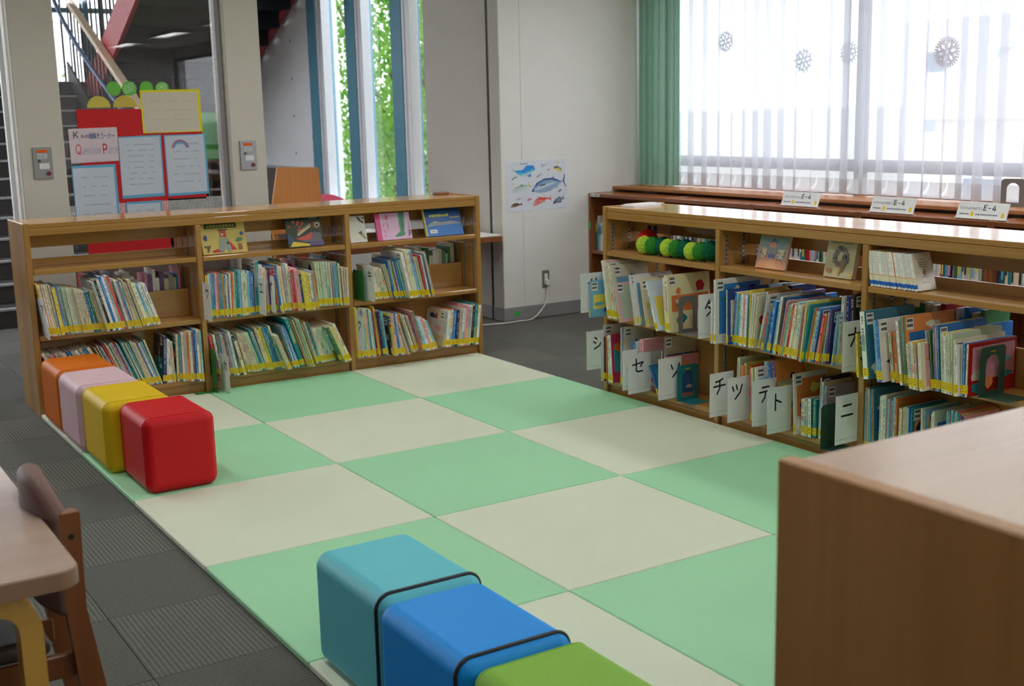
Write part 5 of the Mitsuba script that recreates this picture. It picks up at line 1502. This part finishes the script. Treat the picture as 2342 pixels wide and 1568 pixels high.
def art_dark(add, w, h):
    add(sbox(0, h * .84, w, h), (30, 54, 40))
    add(sbox(w * .68, h * .86, w * .9, h * .91), (110, 130, 110))
    r = random.Random(5)
    for i in range(14):
        add(blot(w * r.uniform(.08, .5), h * r.uniform(.5, .82), w * .035, h * .03, i), r.choice([(220, 90, 40), (226, 120, 60), (210, 80, 110)]))
    add(blot(w * .82, h * .66, w * .14, h * .14, 7), (120, 70, 44))
    add(blot(w * .88, h * .66, w * .07, h * .09, 8), (216, 206, 184))
    add(blot(w * .88, h * .65, w * .045, h * .06, 9), (36, 30, 28))
    for i in range(9):
        x = w * (.28 + i * .045)
        add(Polygon([(x, h * (.34 + .03 * i)), (x + w * .05, h * (.36 + .03 * i)), (x + w * .03, h * (.50 + .03 * i))]), (226, 212, 170))
    add(Polygon([(w * .2, h * .26), (w * .5, h * .34), (w * .72, h * .46), (w * .66, h * .22), (w * .4, h * .20)]), (210, 86, 80))
    add(Polygon([(w * .25, h * .16), (w * .95, h * .12), (w * .95, h * .4), (w * .72, h * .44), (w * .66, h * .24)]), (110, 104, 110))
    add(Polygon([(0, h * .45), (w * .14, h * .3), (w * .2, h * .12), (0, h * .1)]), (60, 84, 110))
    add(Polygon([(w * .04, h * .02), (w * .14, h * .18), (w * .6, h * .08), (w * .6, h * .02)]), (222, 190, 60))
    add(Polygon([(w * .6, h * .02), (w * .62, h * .14), (w, h * .16), (w, h * .02)]), (96, 80, 130))


def art_birds(add, w, h):
    for i in range(26):
        r = random.Random(i)
        add(sbox(w * .1 + w * .1 * (i % 4), h * (.3 + .024 * i), w * .12 + w * .1 * (i % 4), h * (.31 + .024 * i)), (170, 170, 160))
    add(Polygon([(w * .55, h * .95), (w * .7, h * .78), (w * .92, h * .70), (w * .95, h * .76), (w * .8, h * .82), (w * .66, h * .96)]), (44, 44, 56))
    add(blot(w * .9, h * .9, w * .05, h * .04, 2), (60, 60, 60))
    add(Polygon([(w * .52, h * .38), (w * .7, h * .40), (w * .84, h * .26), (w * .95, h * .08), (w * .74, h * .22)]), (70, 66, 52))
    add(Polygon([(w * .66, h * .34), (w * .8, h * .24), (w * .84, h * .16), (w * .7, h * .22)]), (196, 180, 110))
    add(blot(w * .72, h * .40, w * .05, h * .03, 4), (60, 130, 90))


def art_pink(add, w, h):
    add(sbox(0, 0, w * .14, h), (226, 74, 140))
    add(Polygon([(w * .68, h), (w * .86, h), (w * .84, h * .6), (w * .80, h * .3), (w * .82, h * .16), (w * .72, h * .10), (w * .5, h * .08), (w * .54, h * .16), (w * .68, h * .30), (w * .66, h * .62)]), (74, 146, 108))
    add(Polygon([(w * .72, h * .9), (w * .80, h * .9), (w * .77, h * .35), (w * .73, h * .35)]), (56, 122, 88))
    for y in (.82, .58, .34, .14):
        add(blot(w * .24, h * y, w * .04, h * .06, y, rough=.5), (226, 110, 156))
        add(blot(w * .24, h * y, w * .022, h * .03, y + 1, rough=.5), (238, 196, 214))
    add(sbox(w * .30, h * .76, w * .36, h * .92), (226, 70, 120))
    for i in range(7):
        add(sbox(w * .33, h * (.66 - .05 * i), w * .348, h * (.69 - .05 * i)), (96, 80, 96))
    add(Polygon([(w * .935, h * .3), (w * .945, h * .95), (w * .952, h * .3)]), (120, 96, 120))
    add(blot(w * .94, h * .2, w * .04, h * .1, 5, rough=.5), (130, 110, 130))


def art_blue(add, w, h):
    add(sbox(0, h * .80, w, h), (28, 62, 96))
    add(sbox(0, h * .62, w, h * .80), (32, 78, 138))
    add(sbox(0, 0, w, h * .36), (56, 120, 196))
    add(sbox(0, 0, w * .035, h), (222, 206, 60))
    bars(add, w * .15, w * .68, h * .64, h * .09, (222, 214, 70), 8, 3)
    bars(add, w * .70, w * .95, h * .575, h * .05, (190, 180, 90), 6, 4)
    add(Polygon([(w * .05, h * .34), (w * .16, h * .44), (w * .22, h * .47), (w * .5, h * .46), (w * .72, h * .48), (w * .92, h * .42), (w * .95, h * .37), (w * .7, h * .36), (w * .4, h * .35), (w * .12, h * .32)]), (150, 160, 172))
    add(Polygon([(w * .08, h * .34), (w * .9, h * .38), (w * .5, h * .36)]), (206, 206, 196))
    add(Polygon([(w * .2, h * .46), (w * .28, h * .50), (w * .36, h * .465)]), (214, 206, 180))
    add(sbox(w * .11, h * .09, w * .30, h * .21), (224, 224, 226))
    bars(add, w * .15, w * .27, h * .135, h * .04, (120, 120, 126), 5, 6)


face_book('yellow picture book with a red figure under a green title, face out, centre bay', FL(.955), .262, .182, .010, (206, 182, 92), (150, 150, 130), art_yellow)
face_book('dark jungle picture book with orange flowers, face out in the centre bay', FL(1.468), .222, .192, .012, (58, 70, 52), (70, 84, 100), art_dark)
face_book('white picture book with two birds, face out at the left of the right bay', FL(1.866), .11, .162, .006, (216, 212, 198), (200, 196, 180), art_birds)
face_book('pink picture book with a green leg, face out in the right bay', FL(2.048), .236, .166, .016, (226, 184, 214), (226, 74, 140), art_pink)
face_book('blue picture book with a long grey whale, face out in the right bay', FL(2.385, lean=.34), .268, .192, .018, (44, 100, 172), (222, 206, 60), art_blue)


def art_town(add, w, h):
    add(sbox(0, h * .68, w, h), (126, 160, 150))
    bars(add, w * .12, w * .85, h * .88, h * .09, (200, 120, 90), 7, 8)
    add(Polygon([(w * .02, h * .0), (w * .98, h * .0), (w * .8, h * .3), (w * .2, h * .3)]), (226, 150, 92))
    add(Polygon([(w * .3, 0), (w * .75, 0), (w * .6, h * .26), (w * .42, h * .26)]), (232, 168, 110))
    for x, y, a, b, c in ((.14, .3, .3, .56, (216, 206, 170)), (.66, .3, .9, .56, (214, 208, 180)), (.30, .42, .68, .60, (120, 124, 124)), (.05, .58, .95, .68, (110, 136, 140))):
        add(sbox(w * x, h * y, w * a, h * b), c)
    add(blot(w * .48, h * .66, w * .12, h * .09, 1, rough=.06), (226, 140, 66))
    add(Polygon([(w * .36, h * .74), (w * .60, h * .74), (w * .48, h * .86)]), (40, 96, 170))
    add(blot(w * .47, h * .50, w * .15, h * .10, 2, rough=.1), (136, 136, 130))
    add(sbox(w * .38, h * .30, w * .58, h * .40), (30, 90, 180))
    r = random.Random(9)
    for i in range(16):
        add(blot(w * r.uniform(.05, .95), h * r.uniform(.28, .72), w * .03, h * .025, i), r.choice([(200, 130, 110), (90, 110, 140), (226, 206, 150), (80, 120, 160), (206, 160, 140)]))


def art_engraving(add, w, h):
    bars(add, w * .1, w * .9, h * .88, h * .05, (150, 150, 120), 12, 5)
    r = random.Random(4)
    for i in range(26):
        a = i / 26 * 2 * PI
        add(blot(w * .52 + w * .2 * math.cos(a), h * .52 + h * .2 * math.sin(a), w * .07, h * .05, i, rough=.5), r.choice([(110, 112, 98), (126, 128, 110), (84, 86, 76), (140, 140, 120)]))
    add(blot(w * .62, h * .36, w * .10, h * .17, 30), (140, 110, 70))
    add(blot(w * .64, h * .55, w * .07, h * .07, 31), (74, 74, 70))
    add(blot(w * .52, h * .18, w * .06, h * .10, 32), (190, 166, 70))
    add(blot(w * .17, h * .17, w * .10, h * .05, 33, rough=.4), (170, 128, 74))
    add(blot(w * .46, h * .76, w * .06, h * .05, 34), (70, 70, 70))
    add(sbox(w * .93, h * .02, w, h * .12), (222, 196, 40))


face_book('orange and teal town picture book, face out in the second bay of the right bookcase', FR(1.092), .190, .168, .014, (196, 150, 110), (150, 40, 50), art_town)
face_book('cream picture book with grey engraving and purple foot, face out, second bay', FR(1.520, lean=.2), .165, .170, .024, (206, 196, 150), (190, 120, 80), art_engraving)
k = thing('white_card', 'white card leaning behind the books in the third bay, red mark on it', 'card')
M = axes((2.93, yR(2.02), .447), (0, -1, 0), (.1, 0, .995), (-.995, 0, .1))
put(G().box(0, .11, 0, .25, -.001, 0, (222, 222, 226)), 'sheet', 'print_matte', k, M=M)
put(G().flat(Polygon([(.01, .16), (.08, .16), (.08, .175), (.055, .18), (.05, .20), (.035, .20), (.03, .18), (.01, .17)]), (0, 0, .0004), (1, 0, 0), (0, 1, 0), (196, 30, 40)).box(.015, .05, .215, .225, 0, .0004, (90, 96, 120)), 'print', 'print_matte', k, M=M)
k = thing('paper_stack', 'white papers lying on top of the right bookcase at its far end', 'papers')
put(G().box(2.80, 2.98, -1.52, -1.40, BH - .0045, BH + .004, (226, 224, 226)).box(2.83, 3.02, -1.50, -1.385, BH + .0042, BH + .0072, (216, 206, 204)), 'sheets', 'print_matte', k)

# ------------------------------------------------------------------ plush toy: a row of green pompoms with a red one
k = thing('plush_toy', 'soft green caterpillar plush with a red head lying on the top shelf, first bay', 'plush toy')


def fuzz(c, r, seed, sx=1.0):
    m = trimesh.creation.icosphere(subdivisions=4, radius=1.0)
    v = m.vertices * (1 + .14 * (meshkit.noise(m.vertices * 9 + seed * 7, seed) - .5) + .05 * (meshkit.noise(m.vertices * 22 + seed, seed) - .5))[:, None]
    return trimesh.Trimesh(v * np.array([r, r * sx, r]) + np.asarray(c), m.faces, process=False)


zt = .797
body = [(-1.655, .848, .050, 'plush_lime', 2.765), (-1.715, .846, .048, 'plush_mid', 2.772), (-1.775, .848, .048, 'plush_dark', 2.79), (-1.845, .846, .047, 'plush_lime', 2.765), (-1.905, .846, .047, 'plush_mid', 2.772),
        (-1.962, .848, .047, 'plush_dark', 2.78), (-2.030, .844, .046, 'plush_lime', 2.765), (-2.088, .846, .047, 'plush_mid', 2.772), (-2.150, .854, .050, 'plush_dark', 2.785)]
for i, (y, z, r, b, x) in enumerate(body):
    put(fuzz((x, y, z), r, i + 1, .95), 'segment', b, k, True)
put(fuzz((2.795, -1.638, .872), .052, 20), 'head', 'plush_red', k, True)
for y in (-1.620, -1.665):
    put(trimesh.creation.capsule(height=.03, radius=.011).apply_translation([2.82, y, .918]), 'feeler', 'plush_navy', k, True)
for i in range(6):
    y = -1.69 - i * .085
    put(cbox(2.752, 2.768, y - .012, y + .012, .7972, .8035, .002), 'foot', 'vinyl_seat', k)

# ------------------------------------------------------------------ rows of books seen only as slivers: other side of the back bookcase and in the window cabinets
def sliver_row(place, n, seed):
    r = random.Random(seed)
    g, x = G(), 0.0
    for i in range(n):
        t = r.uniform(.012, .030)
        h = r.uniform(.20, .28)
        g.box(x, x + t * .94, r.uniform(0, .012), .17, 0, h, jit(PAL[r.choice('WCESLPTBKNRGWWCEV')], r, 22))
        if r.random() < .7:
            g.quad((x + t * .2, -.0005, h * .6), (x + t * .74, -.0005, h * .6), (x + t * .74, -.0005, h * .9), (x + t * .2, -.0005, h * .9), jit(PAL[r.choice('WLKYDNT')], r))
        x += t
    rest_add(g, place(x))


rot = lambda o: (lambda x: axes(o, (-1, 0, 0), (0, -1, 0), (0, 0, 1)))
sliver_row(rot((.872, .416, .4405)), 26, 1)
sliver_row(rot((2.685, .416, .4405)), 22, 2)
sliver_row(rot((1.78, .416, .4405)), 20, 3)
for i in range(5):
    y1 = 1.012 - i * .9 - .03
    sliver_row((lambda y1: lambda x: axes((4.372, y1, .4805), (0, -1, 0), (1, 0, 0), (0, 0, 1)))(y1), 38, 10 + i)
for i in range(1, 4):
    s0 = i * .907 + .05
    sliver_row((lambda s0: lambda x: axes((RX + .399, RY - s0 - x, .4455), (0, 1, 0), (-1, 0, 0), (0, 0, 1)))(s0), 20, 30 + i)

k = uniq('thin_books')
put_v, put_f, put_c = REST.get()
scene[k] = mikit.ply((put_v, put_f), 'print_gloss', color=put_c)
lab(k, 'remaining thin picture books between the others and in the rows behind', 'books', kind='stuff')
